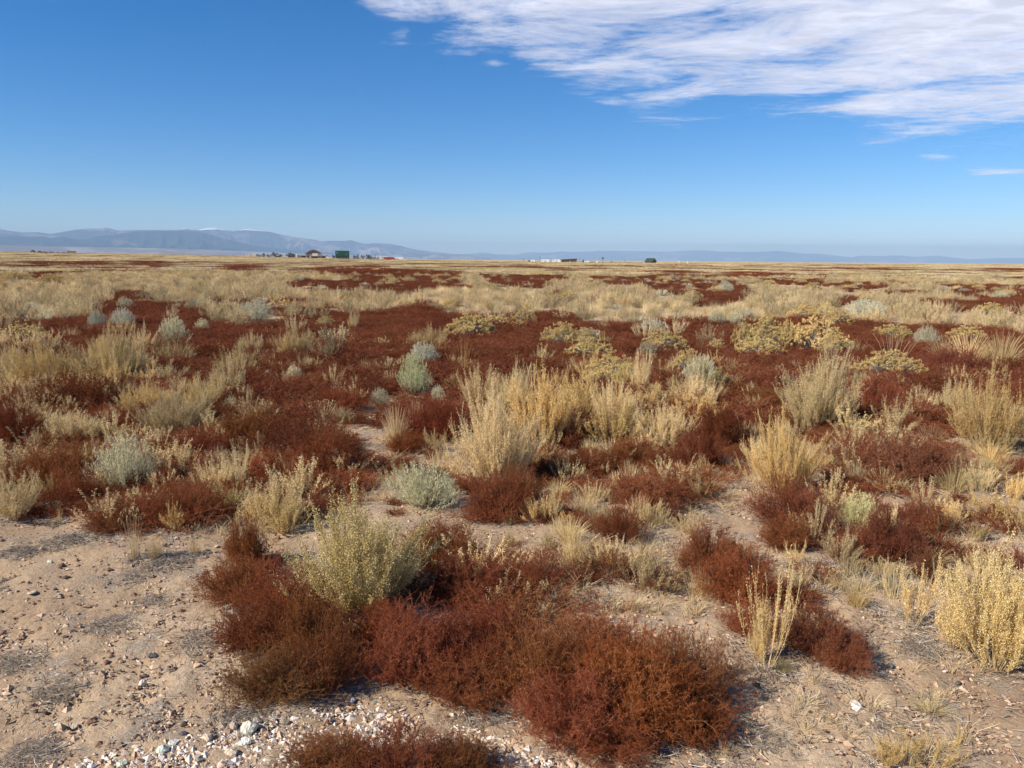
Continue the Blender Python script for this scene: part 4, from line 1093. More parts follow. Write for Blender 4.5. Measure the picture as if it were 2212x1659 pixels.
# ------------------------------------------------------------------ red carpet, straw belt and the far plain
FIELD = [(-700, 668), (0, 690), (100, 690), (200, 675), (240, 640), (310, 622), (330, 655), (440, 665), (470, 690), (620, 690), (660, 668), (793, 668), (880, 660), (924, 646), (945, 672), (978, 684), (1062, 682), (1156, 670), (1223, 669), (1247, 692), (1381, 692), (1486, 684), (1610, 695), (1683, 683), (1824, 684), (1962, 695), (2109, 697), (2212, 710), (3000, 716),
         (3000, 860), (2212, 850), (2040, 860), (1960, 900), (1600, 900), (1500, 900), (1260, 900), (1000, 905), (860, 900), (800, 880), (660, 900), (560, 895), (460, 850), (330, 830), (300, 790), (60, 800), (0, 790), (-700, 790)]
STREAK = [[(743, 580), (998, 587), (998, 603), (877, 622), (743, 617)], [(1039, 592), (1233, 593), (1173, 617), (1062, 613)], [(1270, 595), (1486, 600), (1486, 634), (1415, 632), (1398, 613), (1280, 607)],
          [(1176, 624), (1227, 625), (1196, 636)], [(1486, 602), (1590, 603), (1640, 640), (1500, 650)], [(1624, 600), (1781, 602), (1797, 615), (1683, 612)], [(1814, 612), (1912, 605), (1919, 617), (1814, 626)],
          [(2024, 612), (2260, 614), (2260, 648), (2126, 651), (2093, 628), (2027, 620)], [(1801, 632), (1873, 642), (1880, 652), (1801, 651)], [(558, 640), (645, 652), (622, 671), (571, 664)],
          [(632, 602), (743, 603), (743, 620), (622, 616)], [(275, 565), (363, 566), (356, 576), (279, 572)], [(34, 560), (242, 563), (235, 569), (50, 567)], [(470, 571), (571, 573), (554, 582), (477, 580)],
          [(672, 577), (743, 578), (743, 587), (679, 584)], [(2109, 577), (2300, 578), (2300, 584), (2120, 582)], [(60, 590), (120, 588), (125, 602), (70, 603)]]
def red_at(x, y, zz=.17):
    jx = waves(x, y, [6, 2.4], [16, 10], 12); jy = waves(x, y, [6, 2.4], [5, 3], 25)
    px, py, dep = project(x, y, zz)
    R = np.hypot(x, y)
    fx = px + jx; fy = py + jy * np.clip(14 / R, .1, 1)
    m = inside(fx, fy, FIELD)
    for s in STREAK: m |= inside(fx, fy, s)
    n = waves(x, y, [26, 11], [.6, .4], 44)
    far = (R > 26) & (n > .34 + .1 * sstep(40, 120, R))
    off = (px < -60) | (px > 2270)
    m |= far
    return m
def clear_of(x, y, rad, extra=.0):
    ok = np.ones(len(x), bool)
    for tx, ty, tr in taken:
        ok &= (x - tx) ** 2 + (y - ty) ** 2 > (tr * extra + rad) ** 2
    return ok
# lighter stand-in meshes: real plants with fewer, slightly coarser pieces
protos = bpy.data.collections.new('plant_forms')            # not linked: only instanced
pidx = {}
def proto(key, me):
    o = bpy.data.objects.new(f'form_{len(pidx):02d}', me)
    protos.objects.link(o); pidx[key] = len(pidx)
for i in range(4): proto(f'red{i}', joined(russet(200 + i, .46, [.24, .28, .22, .30][i], 70, 8, 22, wf=1.9, mat='russet_dark', name='rc'), 'russet_mid'))
for i in range(4): proto(f'straw{i}', joined(straw(220 + i, .30, .5, 26, 6, 14, wf=1.8, mat='straw_far', name='sc'), 'straw_mid'))
for i in range(2): proto(f'fine{i}', joined(russet(280 + i, .44, .26, 80, 8, 22, wf=1.5, name='rf'), 'russet_fine'))
for i in range(2): proto(f'sprig{i}', joined(straw(290 + i, .34, .46, 22, 7, 22, wf=1.4, name='sf'), 'straw_sprig'))
for i in range(3): proto(f'grass{i}', joined(grass(240 + i, .24, .42, 110, wf=2.2, name='gc', base=.6), 'grass_mid'))
for i in range(2): proto(f'sage{i}', joined(sage(250 + i, .32, .28, 90, 12, 4, wf=2.4, name='sgc'), 'sage_mid'))
for i in range(2): proto(f'gold{i}', joined(gold(260 + i, .38, .38, 150, 8, wf=2.0, name='glc'), 'gold_mid'))
def patch(kind, seed, R, n, hlo, hhi, wf):
    """a far stand several metres wide: hundreds of coarse stems"""
    r = np.random.default_rng(seed)
    nt_ = n // 14
    a = r.uniform(0, 2 * PI, nt_); q = np.sqrt(r.uniform(0, 1, nt_)) * R
    cx, cy = q * np.cos(a), q * np.sin(a); hh = r.uniform(hlo, hhi, nt_)
    X = np.repeat(cx, 14); Y = np.repeat(cy, 14); H = np.repeat(hh, 14); N = len(X)
    p0 = np.stack([X + r.normal(0, .06, N), Y + r.normal(0, .06, N), np.full(N, -.02)], 1)
    d = np.stack([r.normal(0, .35, N), r.normal(0, .35, N), np.ones(N)], 1)
    b = Buf(); L = H * r.uniform(.5, 1.05, N)
    leaves(b, r, p0, d, L, r.uniform(.5, 1.2, N) * wf, np.clip(np.repeat(r.normal(.5, .22, nt_), 14) + r.normal(0, .12, N), 0, 1))
    return b.mesh('stand', M[kind])
for i in range(3): proto(f'farstraw{i}', patch('straw_far', 300 + i, 1.5, 1100, .2, .42, .022))
for i in range(2): proto(f'fargrass{i}', patch('grass_far', 310 + i, 1.5, 1100, .18, .38, .02))
for i in range(2): proto(f'farred{i}', patch('russet_dark', 320 + i, 1.6, 1500, .22, .38, .03))
for i in range(1): proto(f'farsage{i}', patch('sage', 330 + i, .6, 260, .2, .4, .03))
proto('fargold0', patch('gold', 335, .7, 300, .2, .45, .03)); proto('fardark0', patch('dead', 336, .8, 300, .2, .4, .03))
for i in range(3): proto(f'vfstraw{i}', patch('straw_far', 340 + i, 4.5, 1500, .15, .32, .07))
for i in range(2): proto(f'vfgrass{i}', patch('grass_far', 350 + i, 4.5, 1500, .15, .3, .07))
for i in range(1): proto(f'vfred{i}', patch('russet_dark', 360 + i, 4.5, 1500, .18, .32, .1))
def scatter(name, label, cat, x, y, rz, scl, idx, kind='stuff'):
    me = bpy.data.meshes.new(name)
    n = len(x); z = ground_z(x, y)
    me.vertices.add(n); me.vertices.foreach_set('co', np.stack([x, y, z], 1).astype(np.float32).ravel())
    a = me.attributes.new('rot', 'FLOAT_VECTOR', 'POINT'); a.data.foreach_set('vector', np.stack([0 * x, 0 * x, rz], 1).astype(np.float32).ravel())
    a = me.attributes.new('scl', 'FLOAT_VECTOR', 'POINT'); a.data.foreach_set('vector', scl.astype(np.float32).ravel())
    a = me.attributes.new('idx', 'INT', 'POINT'); a.data.foreach_set('value', np.asarray(idx, np.int32))
    o = obj(name, me)
    g = bpy.data.node_groups.new(name, 'GeometryNodeTree')
    g.interface.new_socket('Geometry', in_out='INPUT', socket_type='NodeSocketGeometry')
    g.interface.new_socket('Geometry', in_out='OUTPUT', socket_type='NodeSocketGeometry')
    N = g.nodes; gi = N.new('NodeGroupInput'); go = N.new('NodeGroupOutput')
    ci = N.new('GeometryNodeCollectionInfo'); ci.inputs['Collection'].default_value = protos; ci.inputs['Separate Children'].default_value = True; ci.inputs['Reset Children'].default_value = True
    ip = N.new('GeometryNodeInstanceOnPoints'); ip.inputs['Pick Instance'].default_value = True
    def na(nm, dt):
        q = N.new('GeometryNodeInputNamedAttribute'); q.data_type = dt; q.inputs['Name'].default_value = nm
        return q.outputs['Attribute']
    L = g.links.new
    L(gi.outputs[0], ip.inputs['Points']); L(ci.outputs[0], ip.inputs['Instance'])
    L(na('idx', 'INT'), ip.inputs['Instance Index']); L(na('scl', 'FLOAT_VECTOR'), ip.inputs['Scale'])
    er = N.new('FunctionNodeEulerToRotation'); L(na('rot', 'FLOAT_VECTOR'), er.inputs[0]); L(er.outputs[0], ip.inputs['Rotation'])
    L(ip.outputs[0], go.inputs[0])
    md = o.modifiers.new('scatter', 'NODES'); md.node_group = g
    tag(o, label, cat, kind=kind)
    return o
S = np.random.default_rng(77)
def sector(n, r0, r1, half=40):
    a = np.radians(S.uniform(-half, half, n)); R = np.sqrt(S.uniform(r0 * r0, r1 * r1, n))
    return R * np.sin(a), R * np.cos(a), R
def pick(keys, n):
    return np.array([pidx[k] for k in keys])[S.integers(0, len(keys), n)]
def sc3(n, lo, hi, zlo=.8, zhi=1.2):
    s = S.uniform(lo, hi, n); return np.stack([s, s, s * S.uniform(zlo, zhi, n)], 1)
# red carpet 5 - 75 m
x1, y1, R1 = sector(10500, 4.5, 40)
x2, y2, R2 = sector(9000, 40, 90)
x, y = np.concatenate([x1, x2]), np.concatenate([y1, y2]); R = np.hypot(x, y)
k = red_at(x, y) & ((R > 40) | (S.uniform(0, 1, len(x)) < np.where(R < 40, 1, .6)))
k &= np.where(R > 9, clear_of(x, y, .12, .45), clear_of(x, y, .2, .6))
x, y = x[k], y[k]
scatter('russet_ground_cover', 'low rusty red ground cover carpeting the field behind the near bushes', 'ground cover', x, y, S.uniform(0, 6.28, len(x)), sc3(len(x), .75, 1.35, .42, .75), pick([f'red{i}' for i in range(4)], len(x)))
EDGE = [[(-60, 800), (300, 800), (460, 850), (560, 890), (790, 960), (770, 1060), (640, 1075), (470, 1065), (450, 1130), (250, 1145), (200, 1070), (-60, 1010)], [(1190, 975), (1500, 930), (1560, 900), (1600, 960), (1500, 1080), (1260, 1060)], [(1780, 835), (2020, 835), (2080, 1000), (1940, 1060), (1800, 1040)], [(850, 1130), (1000, 1150), (1240, 1260), (1280, 1350), (900, 1330), (800, 1300)]]
ex, ey, eR = sector(5200, 3, 12, 42)
epx, epy, _ = project(ex, ey, .08); ek = np.zeros(len(ex), bool)
for q, (pl, pr) in enumerate(zip(EDGE, (.62, .3, .35, .42))): ek |= inside(epx + waves(ex, ey, [.9], [25], 4), epy, pl) & (S.uniform(0, 1, len(ex)) < pr)
ex, ey = ex[ek], ey[ek]
scatter('russet_fringe', 'thin rusty red growth filling the ground between the nearer red bushes', 'ground cover', ex, ey, S.uniform(0, 6.28, len(ex)), sc3(len(ex), .45, .85, .45, .8), pick(['fine0', 'fine1', 'fine0', 'fine1', 'fine0', 'fine1', 'sprig0', 'sprig1', 'grass0'], len(ex)))
wx, wy, wR = sector(3800, 3.6, 13, 42)
wpx, wpy, _ = project(wx, wy, 0)
wk = ~((wpx < 470) & (wpy > 1150)) & ~((wpx > 760) & (wpx < 850) & (wpy > 880)) & (wpy < 1330) & (waves(wx, wy, [2.1, .8], [.6, .4], 3) > -.25) & (S.uniform(0, 1, len(wx)) < .75)
wx, wy = wx[wk], wy[wk]
ws = sc3(len(wx), .16, .5, .6, 1.2)
wi = pick(['red0', 'red1', 'red2', 'red3', 'fine0', 'fine1', 'grass0', 'grass1', 'sprig0', 'sprig1'], len(wx))
scatter('low_weeds', 'small red and straw coloured weeds scattered between the near bushes', 'weeds', wx, wy, S.uniform(0, 6.28, len(wx)), ws, wi)
# straw stands and grass 12 - 90 m
x, y, R = sector(26000, 11, 88)
rd = red_at(x, y) | red_at(x, y, .38)
cl = waves(x, y, [14, 5], [.6, .4], 5)
kind_ = waves(x, y, [19, 7], [.6, .4], 15)
pp = np.where(rd, .02, np.where(cl > -.15, .72, .42)) * np.clip(1.15 - R / 160, .4, 1)
k = (S.uniform(0, 1, len(x)) < pp) & clear_of(x, y, .2, .7)
x, y, R, kind_ = x[k], y[k], R[k], kind_[k]
isg = kind_ + S.normal(0, .22, len(x)) > .12
idx = np.where(isg, pick(['grass0', 'grass1', 'grass2'], len(x)), pick([f'straw{i}' for i in range(4)], len(x)))
scl = sc3(len(x), .7, 1.25, .6, .95); scl[:, 2] *= np.where(R > 40, .8, 1)
# the nearest 260 straw bushes and grass tufts of the belt are objects of their own
def individuals(sel, names, name, label, cat, group, smin):
    for i in sel:
        o = obj(name, protos.objects[int(idx[i])].data)
        o.location = (x[i], y[i], float(ground_z(x[i], y[i]))); o.scale = tuple(scl[i]); o.rotation_euler = (0, 0, S.uniform(0, 6.28))
        tag(o, label(i), cat, group)
px_, py_, _ = project(x, y, .2)
vis = (px_ > -20) & (px_ < 2232)
order = np.argsort(R)
st = [i for i in order if not isg[i] and vis[i]][:105]; gr = [i for i in order if isg[i] and vis[i]][:150]
LM = [(75, 'the left edge pale bushes'), (240, 'the merged pale green pair'), (375, 'the cream topped bush'), (550, 'the long low pale green bush'), (705, 'the small yellow rabbitbrush'), (930, 'the peak of the red field'), (1025, 'the left gold rabbitbrush'), (1230, 'the domed gold rabbitbrush'), (1410, 'the oval pale green bush'), (1565, 'the touching cream green pair'), (1700, 'the biggest rabbitbrush cluster'), (1870, 'the pale bush among rabbitbrushes'), (2000, 'the bare stems on the right'), (2140, 'the tall right edge grass')]
def where(i, X=None, D=None):
    X = px_[i] if X is None else X; D = R[i] if D is None else D
    return min(LM, key=lambda l: abs(l[0] - X))[1]
def rank(i, a=16, b=21): return 'front' if R[i] < a else ('middle' if R[i] < b else 'back')
individuals(st, None, 'straw_bush', lambda i: f'straw bush at the {rank(i)} of the belt behind {where(i)}', 'bush', 'straw bushes in the belt behind the red field', 0)
individuals(gr, None, 'grass_tuft', lambda i: f'pale grass tuft at the {rank(i)} of the belt behind {where(i)}', 'grass tuft', 'grass tufts in the belt behind the red field', 0)
rest = np.ones(len(x), bool); rest[st] = False; rest[gr] = False
scatter('dry_brush', 'dense belt of straw coloured brush and grass across the plain', 'brush', x[rest], y[rest], S.uniform(0, 6.28, rest.sum()), scl[rest], idx[rest])
# straw bushes breaking up the red field and thickening the near scrub, one by one
for i in range(3): proto(f'med{i}', joined(straw(270 + i, .30, .46, [44, 34, 26][i], 9, 22, wf=1.3, name='md'), 'straw_med'))
FILL = [([(-60, 725), (330, 725), (420, 790), (540, 800), (520, 890), (300, 900), (-60, 810)], 46, .8, 'on the left of the field'),
        ([(0, 700), (800, 700), (1180, 720), (2212, 760), (2212, 840), (1600, 860), (700, 860), (420, 760)], 60, .5, 'in the open red field'),
        ([(1200, 790), (1560, 790), (1560, 960), (1300, 980), (1180, 900)], 20, .8, 'around the central thicket'),
        ([(1820, 820), (2250, 820), (2250, 1180), (2020, 1160), (1860, 960)], 16, .5, 'on the right near the wide maroon bush'),
        ([(430, 960), (780, 1090), (560, 1180), (180, 1120), (150, 1000)], 12, .4, 'near the pale round bush'),
        ([(1120, 1030), (1560, 1030), (1500, 1250), (1180, 1250)], 12, .35, 'on the sand in the centre right'),
        ([(1700, 1150), (2200, 1150), (2200, 1330), (1850, 1330)], 8, .35, 'below the cream tuft on the right')]
for pl, cnt, size, where_ in FILL:
    A_ = np.array(pl); got = 0; size *= .9
    while got < cnt:
        fx, fy = S.uniform(A_[:, 0].min(), A_[:, 0].max()), S.uniform(A_[:, 1].min(), A_[:, 1].max())
        if not inside(fx, fy, pl): continue
        X_, Y_, Z_, t_ = hitg(fx, fy); got += 1
        gr_ = S.uniform() < .25
        key = f'grass{S.integers(3)}' if gr_ and fy < 900 else f'med{S.integers(3)}'
        gr_ = key[0] == 'g'
        o = obj('grass_tuft' if gr_ else 'straw_bush', protos.objects[pidx[key]].data)
        s = size * S.uniform(.6, 1.35); o.location = (X_, Y_, Z_); o.scale = (s, s, s * S.uniform(.75, 1.1)); o.rotation_euler = (0, 0, S.uniform(0, 6.28))
        c_ = [(1, 1, 1), (1.03, .95, .78), (.9, .86, .8), (.88, .88, .76)][S.integers(4)]; o.color = (*c_, 1)
        tone = {1: 'plain', 1.03: 'golden', .9: 'greyish', .88: 'olive'}[c_[0]]
        tag(o, (f'pale grass tuft {where_}' if gr_ else f'small {tone} straw bush {where_}') + f', base near {["left","centre","right"][min(2, int(fx // 740))]} third', 'grass tuft' if gr_ else 'bush', 'grass tufts ' + where_ if gr_ else f'{tone} straw bushes ' + where_)
# pale and golden shrubs sprinkled through the belt
xs_, ys_, Rs_ = sector(330, 13, 75, 36); k = clear_of(xs_, ys_, .5, 1) & ((Rs_ > 24) | (S.uniform(0, 1, len(xs_)) < .25))
xs_, ys_, Rs_ = xs_[k], ys_[k], Rs_[k]
for i in range(len(xs_)):
    g = S.uniform() < .5
    o = obj('rabbitbrush' if g else 'sage_bush', protos.objects[pidx[('gold%d' if g else 'sage%d') % (i % 2)]].data)
    s = S.uniform(.6, 1.2); o.location = (xs_[i], ys_[i], float(ground_z(xs_[i], ys_[i]))); o.scale = (s, s, s * S.uniform(.7, 1)); o.rotation_euler = (0, 0, S.uniform(0, 6.28))
    qx = float(project(xs_[i], ys_[i], .2)[0]); band_ = 'near' if Rs_[i] < 32 else ('middle' if Rs_[i] < 50 else 'far')
    tag(o, f"rounded {'golden' if g else 'pale green'} bush in the {band_} straw belt behind {where(0, qx, 0)}", 'bush', 'distant golden bushes' if g else 'distant pale green bushes')
# 85 - 260 m
x, y, R = sector(9000, 82, 270, 38)
n_ = waves(x, y, [38, 15, 6], [.5, .4, .35], 30); k2 = waves(x, y, [24, 9], [.6, .4], 50)
rd = (n_ > .2) | red_at(x, y) | red_at(x, y, .4)
idx = np.where(rd, pick(['farred0', 'farred1'], len(x)), np.where(k2 > .1, pick(['fargrass0', 'fargrass1'], len(x)), pick(['farstraw0', 'farstraw1', 'farstraw2'], len(x))))
sg = S.uniform(0, 1, len(x)); idx = np.where(sg < .06, pidx['farsage0'], np.where(sg < .13, pidx['fargold0'], np.where(sg < .19, pidx['fardark0'], idx)))
scatter('distant_brush', 'distant straw and red brush thinning towards the horizon', 'brush', x, y, S.uniform(0, 6.28, len(x)), sc3(len(x), .9, 1.6, .6, .8), idx)
# 260 - 1100 m
x, y, R = sector(9000, 260, 900, 38)
n_ = waves(x, y, [110, 40, 14], [.45, .45, .4], 30); k2 = waves(x, y, [90, 30], [.6, .4], 50)
rd = n_ > .42
idx = np.where(rd, pidx['vfred0'], np.where(k2 > .0, pick(['vfgrass0', 'vfgrass1'], len(x)), pick(['vfstraw0', 'vfstraw1', 'vfstraw2'], len(x))))
k = R < 900; x, y, idx = x[k], y[k], idx[k]
scatter('horizon_brush', 'last pale strip of brush along the horizon', 'brush', x, y, S.uniform(0, 6.28, len(x)), sc3(len(x), .9, 1.5, .6, .9), idx)

# ------------------------------------------------------------------ homesteads half a kilometre out
MB = {k: flat_mat('paint_' + k, *v) for k, v in {
 'white': ((.80, .80, .78), .5), 'green_roof': ((.012, .085, .04), .45), 'cabin_roof': ((.022, .05, .036), .6), 'green_wall': ((.02, .06, .035), .6), 'wood': ((.27, .17, .09), .8),
 'brown': ((.16, .10, .06), .8), 'stone': ((.50, .38, .27), .9), 'dark': ((.03, .03, .03), .6), 'red': ((.35, .03, .02), .5), 'glass': ((.05, .07, .09), .15),
 'metal': ((.35, .35, .34), .4), 'yellow': ((.60, .55, .20), .6), 'adobe': ((.48, .33, .22), .9), 'trunk': ((.10, .07, .05), .9), 'tan': ((.55, .45, .32), .8)}.items()}
def solid(name, parent, mat, boxes=(), polys=(), cyls=()):
    """boxes (x0,x1,y0,y1,z0,z1); polys: outline in XZ extruded over y0..y1; cyls: (p0,p1,r0,r1)"""
    V, F = [], []
    for x0, x1, y0, y1, z0, z1 in boxes:
        b = len(V); V += [(x0, y0, z0), (x1, y0, z0), (x1, y1, z0), (x0, y1, z0), (x0, y0, z1), (x1, y0, z1), (x1, y1, z1), (x0, y1, z1)]
        F += [tuple(b + i for i in f) for f in ((0, 3, 2, 1), (4, 5, 6, 7), (0, 1, 5, 4), (1, 2, 6, 5), (2, 3, 7, 6), (3, 0, 4, 7))]
    for pts, y0, y1 in polys:
        b = len(V); n = len(pts); V += [(x, y0, z) for x, z in pts] + [(x, y1, z) for x, z in pts]
        F += [tuple(range(b, b + n)), tuple(range(b + 2 * n - 1, b + n - 1, -1))]
        F += [(b + i, b + n + i, b + n + (i + 1) % n, b + (i + 1) % n) for i in range(n)]
    for p0, p1, r0, r1 in cyls:
        p0, p1 = Vector(p0), Vector(p1); d = (p1 - p0).normalized(); a = d.cross(Vector((0, 0, 1)) if abs(d.z) < .9 else Vector((1, 0, 0))).normalized(); c = d.cross(a); b = len(V); n = 10
        for p, r_ in ((p0, r0), (p1, r1)):
            for i in range(n):
                t = 2 * PI * i / n; V.append(tuple(p + a * math.cos(t) * r_ + c * math.sin(t) * r_))
        F += [(b + i, b + (i + 1) % n, b + n + (i + 1) % n, b + n + i) for i in range(n)] + [tuple(range(b + n - 1, b - 1, -1)), tuple(range(b + n, b + 2 * n))]
    me = bpy.data.meshes.new(name); me.from_pydata(V, [], F); me.materials.append(mat)
    return obj(name, me, parent)
MPP = lambda D: D / 1934.0
def site(name, nx, D, label, cat, group=None, yaw=0):
    d = ray(nx * N2P, 640 * N2P); a = math.atan2(d[0], d[1])
    x, y = D * math.sin(a), D * math.cos(a)
    r = empty(name, (x, y, float(ground_z(x, y)) + EXTRA), -a + yaw)
    tag(r, label, cat, group)
    return r
EXTRA = .0
u = MPP(600)
# barn with stone walls and brown gable
t = site('barn', 784, 600, 'stone barn with a brown wooden gable and a white sliding door', 'barn')
W = 5.7
solid('wall', t, MB['stone'], [(-W, W, 0, 9, 0, 3.0)])
solid('gable', t, MB['wood'], polys=[([(-W * .99, 3.0), (W * .99, 3.0), (3.2, 5.0), (0, 6.0), (-3.2, 5.0)], .05, .3)])
solid('roof', t, MB['brown'], polys=[([(-W - .5, 2.95), (-3.3, 5.1), (0, 6.15), (3.3, 5.1), (W + .5, 2.95), (W + .5, 3.3), (3.4, 5.45), (0, 6.5), (-3.4, 5.45), (-W - .5, 3.3)], -.5, 9.5)])
d_ = solid('sliding_door', t, MB['white'], [(-.9, 3.0, -.12, -.02, 1.7, 3.7)])
solid('doorway', t, MB['dark'], [(-1.6, 3.4, -.04, .02, 0, 1.65)]); solid('window', t, MB['dark'], [(-4.8, -3.4, -.04, .02, .8, 2.0)]); solid('window', t, MB['dark'], [(3.9, 5.0, -.04, .02, .6, 1.9)])
t = site('shed', 808, 604, 'low stone shed against the right side of the barn', 'shed')
solid('wall', t, MB['adobe'], polys=[([(-1.9, 0), (2.4, 0), (2.4, 1.4), (-1.9, 2.4)], 0, 5)]); solid('roof', t, MB['tan'], polys=[([(-2.0, 2.42), (2.6, 1.4), (2.6, 1.55), (-2.0, 2.6)], -.3, 5.3)])
t = site('open_shed', 757, 603, 'long low shed with a pale roof left of the barn', 'shed')
solid('roof', t, MB['tan'], polys=[([(-2.6, 1.75), (2.6, 1.85), (2.6, 2.2), (-2.6, 2.1)], 0, 5)]); solid('wall', t, MB['brown'], [(-2.5, 2.5, 4.4, 4.6, 0, 1.8)])
for xx in (-2.4, 0, 2.4): solid('post', t, MB['wood'], [(xx - .1, xx + .1, .2, .4, 0, 1.78)])
# big green metal building
t = site('green_barn', 856, 590, 'large dark green metal building with a bright green roof', 'building')
W = 4.9
solid('wall', t, MB['green_wall'], [(-W, W, 0, 10, 0, 2.6)])
solid('roof', t, MB['green_roof'], [(-W - .15, W + .15, -.3, -.1, 2.3, 5.9)], polys=[([(-W - .15, 5.6), (W + .15, 5.6), (W + .15, 5.95), (-W - .15, 5.95)], -.3, 10.2)])
solid('side_wall', t, MB['green_wall'], [(-W, W, .1, 9.9, 2.6, 5.6)])
for xx in (-4, -2.2, -.4, 1.4, 3.2): solid('support', t, MB['tan'], [(xx, xx + .5, -.2, -.02, 0, .7)])
solid('sign', t, MB['white'], [(-3.9, -3.5, -.36, -.31, 4.2, 4.9)]); solid('sign', t, MB['white'], [(2.9, 3.2, -.36, -.31, 3.3, 3.7)])
# pine cabin
t = site('cabin', 1627, 560, 'small log cabin with a steep dark green roof alone on the plain', 'cabin', yaw=math.radians(-38))
solid('wall', t, MB['brown'], [(-3.0, 3.0, -2.2, 2.2, 0, 1.4)], )
L_ = 3.4; Hh = 3.4
me = bpy.data.meshes.new('roof'); hv = [(-L_, -2.9, .95), (L_, -2.9, .95), (L_, 0, Hh), (-L_, 0, Hh), (-L_, 2.9, .95), (L_, 2.9, .95)]
hv += [(x, y, z + .14) for x, y, z in hv]
me.from_pydata(hv, [], [(0, 3, 2, 1), (3, 4, 5, 2), (6, 7, 8, 9), (9, 8, 11, 10), (0, 1, 7, 6), (4, 10, 11, 5), (1, 2, 8, 7), (2, 5, 11, 8), (0, 6, 9, 3), (3, 9, 10, 4)]); me.materials.append(MB['cabin_roof']); obj('roof', me, t)
me = bpy.data.meshes.new('gable'); gv = [(3.0, -2.2, 1.4), (3.0, 2.2, 1.4), (3.0, 0, 3.2), (2.8, -2.2, 1.4), (2.8, 2.2, 1.4), (2.8, 0, 3.2)]
me.from_pydata(gv, [], [(0, 1, 2), (5, 4, 3), (0, 2, 5, 3), (1, 4, 5, 2), (0, 3, 4, 1)]); me.materials.append(MB['wood']); obj('gable', me, t)
solid('door', t, MB['dark'], [(3.0, 3.06, -.5, .5, 0, 1.35)])
# flat roofed house
t = site('house', 1421, 590, 'low brown wooden house with a sloping flat roof and pale windows', 'house')
solid('wall', t, MB['wood'], polys=[([(-5.2, 0), (6.4, 0), (6.4, 2.9), (-5.2, 2.2)], 0, 7)]); solid('roof', t, MB['brown'], polys=[([(-6.2, 2.15), (6.7, 2.92), (6.7, 3.2), (-6.2, 2.43)], -.9, 7.4)])
for xx in (.2, 1.6): solid('window', t, MB['glass'], [(xx, xx + .9, -.05, .01, .8, 2.0)])
solid('door', t, MB['white'], [(1.15, 1.5, -.06, .01, 0, 1.9)])
for xx in (-5.2, -2.4, 3.4, 6.0): solid('post', t, MB['brown'], [(xx, xx + .22, -.8, -.6, 0, 2.5)])
# caravans, trailers, vehicles
def trailer(nx, D, L, Hh, label, mat='white', cat='trailer', front=None):
    t = site('trailer', nx, D, label, cat, 'trailers around the homesteads')
    c = .35; Hh *= 1.18
    solid('body', t, MB[mat], polys=[([(-L / 2, .5), (L / 2, .5), (L / 2, Hh - c), (L / 2 - c, Hh), (-L / 2 + c, Hh), (-L / 2, Hh - c)], -1.1, 1.1)])
    for xx in ((-.5, .5) if L > 4 else (0,)):
        solid('wheel', t, MB['dark'], cyls=[((xx, -1.15, .38), (xx, -.9, .38), .38, .38)]); solid('wheel', t, MB['dark'], cyls=[((xx, .9, .38), (xx, 1.15, .38), .38, .38)])
    for k in range(max(1, int(L // 2.6))):
        xx = -L / 2 + .7 + k * 2.2; solid('window', t, MB['glass'], [(xx, xx + .7, -1.13, -1.09, Hh * .55, Hh * .75)])
    solid('hitch', t, MB['metal'], cyls=[((L / 2, 0, .55), (L / 2 + .7, 0, .5), .07, .07)])
    return t
def vehicle(name, nx, D, label, mat='white', pickup=False, flip=1):
    t = site(name, nx, D, label, 'truck' if pickup else 'car', 'vehicles around the homesteads')
    o = [(-2.3, .45), (2.3, .45), (2.35, .9), (1.3, 1.05), (.8, 1.6), (-.5 if pickup else -1.7, 1.65), (-.7 if pickup else -2.2, 1.05), (-2.35, 1.0)]
    solid('body', t, MB[mat], polys=[([(x * flip, z) for x, z in o][::flip], -.9, .9)])
    solid('window', t, MB['glass'], polys=[([(x * flip, z) for x, z in [(-.4, 1.1), (1.05, 1.1), (.72, 1.5), (-.4, 1.52)]][::flip], -.93, -.88)])
    for xx in (-1.5, 1.5):
        for yy in (-.92, .70): solid('wheel', t, MB['dark'], cyls=[((xx, yy, .34), (xx, yy + .22, .34), .34, .34)])
    return t
trailer(628, 620, 7.4, 1.9, 'long white trailer, farthest left of the homestead')
trailer(887, 598, 2.4, 2.5, 'small white box trailer right of the green building')
trailer(900, 600, 2.0, 2.4, 'narrow white box trailer between two trees')
trailer(945, 602, 6.0, 2.6, 'white caravan with a dark tree in front')
trailer(958, 608, 7.2, 2.5, 'long white caravan behind the red trailer')
trailer(972, 590, 7.6, 1.7, 'long red livestock trailer', 'red')
trailer(995, 592, 7.6, 1.9, 'long white trailer at the right end of the left homestead')
trailer(1332, 590, 3.0, 1.6, 'small white trailer at the left of the right homestead')
trailer(1363, 592, 6.4, 2.0, 'white caravan below the tall pole')
trailer(1391, 590, 6.0, 2.0, 'white caravan touching the brown house')
trailer(1467, 594, 4.0, 1.1, 'low white trailer right of the brown house')
vehicle('pickup_truck', 1011, 588, 'white pickup truck at the right end of the left homestead', 'white', True)
vehicle('parked_car', 822, 594, 'white car parked between the barn and the green building')
vehicle('parked_car', 715, 600, 'white car among the dark trees left of the barn')
vehicle('parked_car', 726, 600, 'dark car left of the grey trailer', 'dark')
trailer(748, 606, 3.6, 1.9, 'grey trailer left of the long low shed', 'metal')
trailer(734, 598, 3.8, 1.7, 'dark trailer behind the dark car', 'brown')
vehicle('tractor_truck', 707, 604, 'yellow green truck among the dark trees', 'yellow', True)
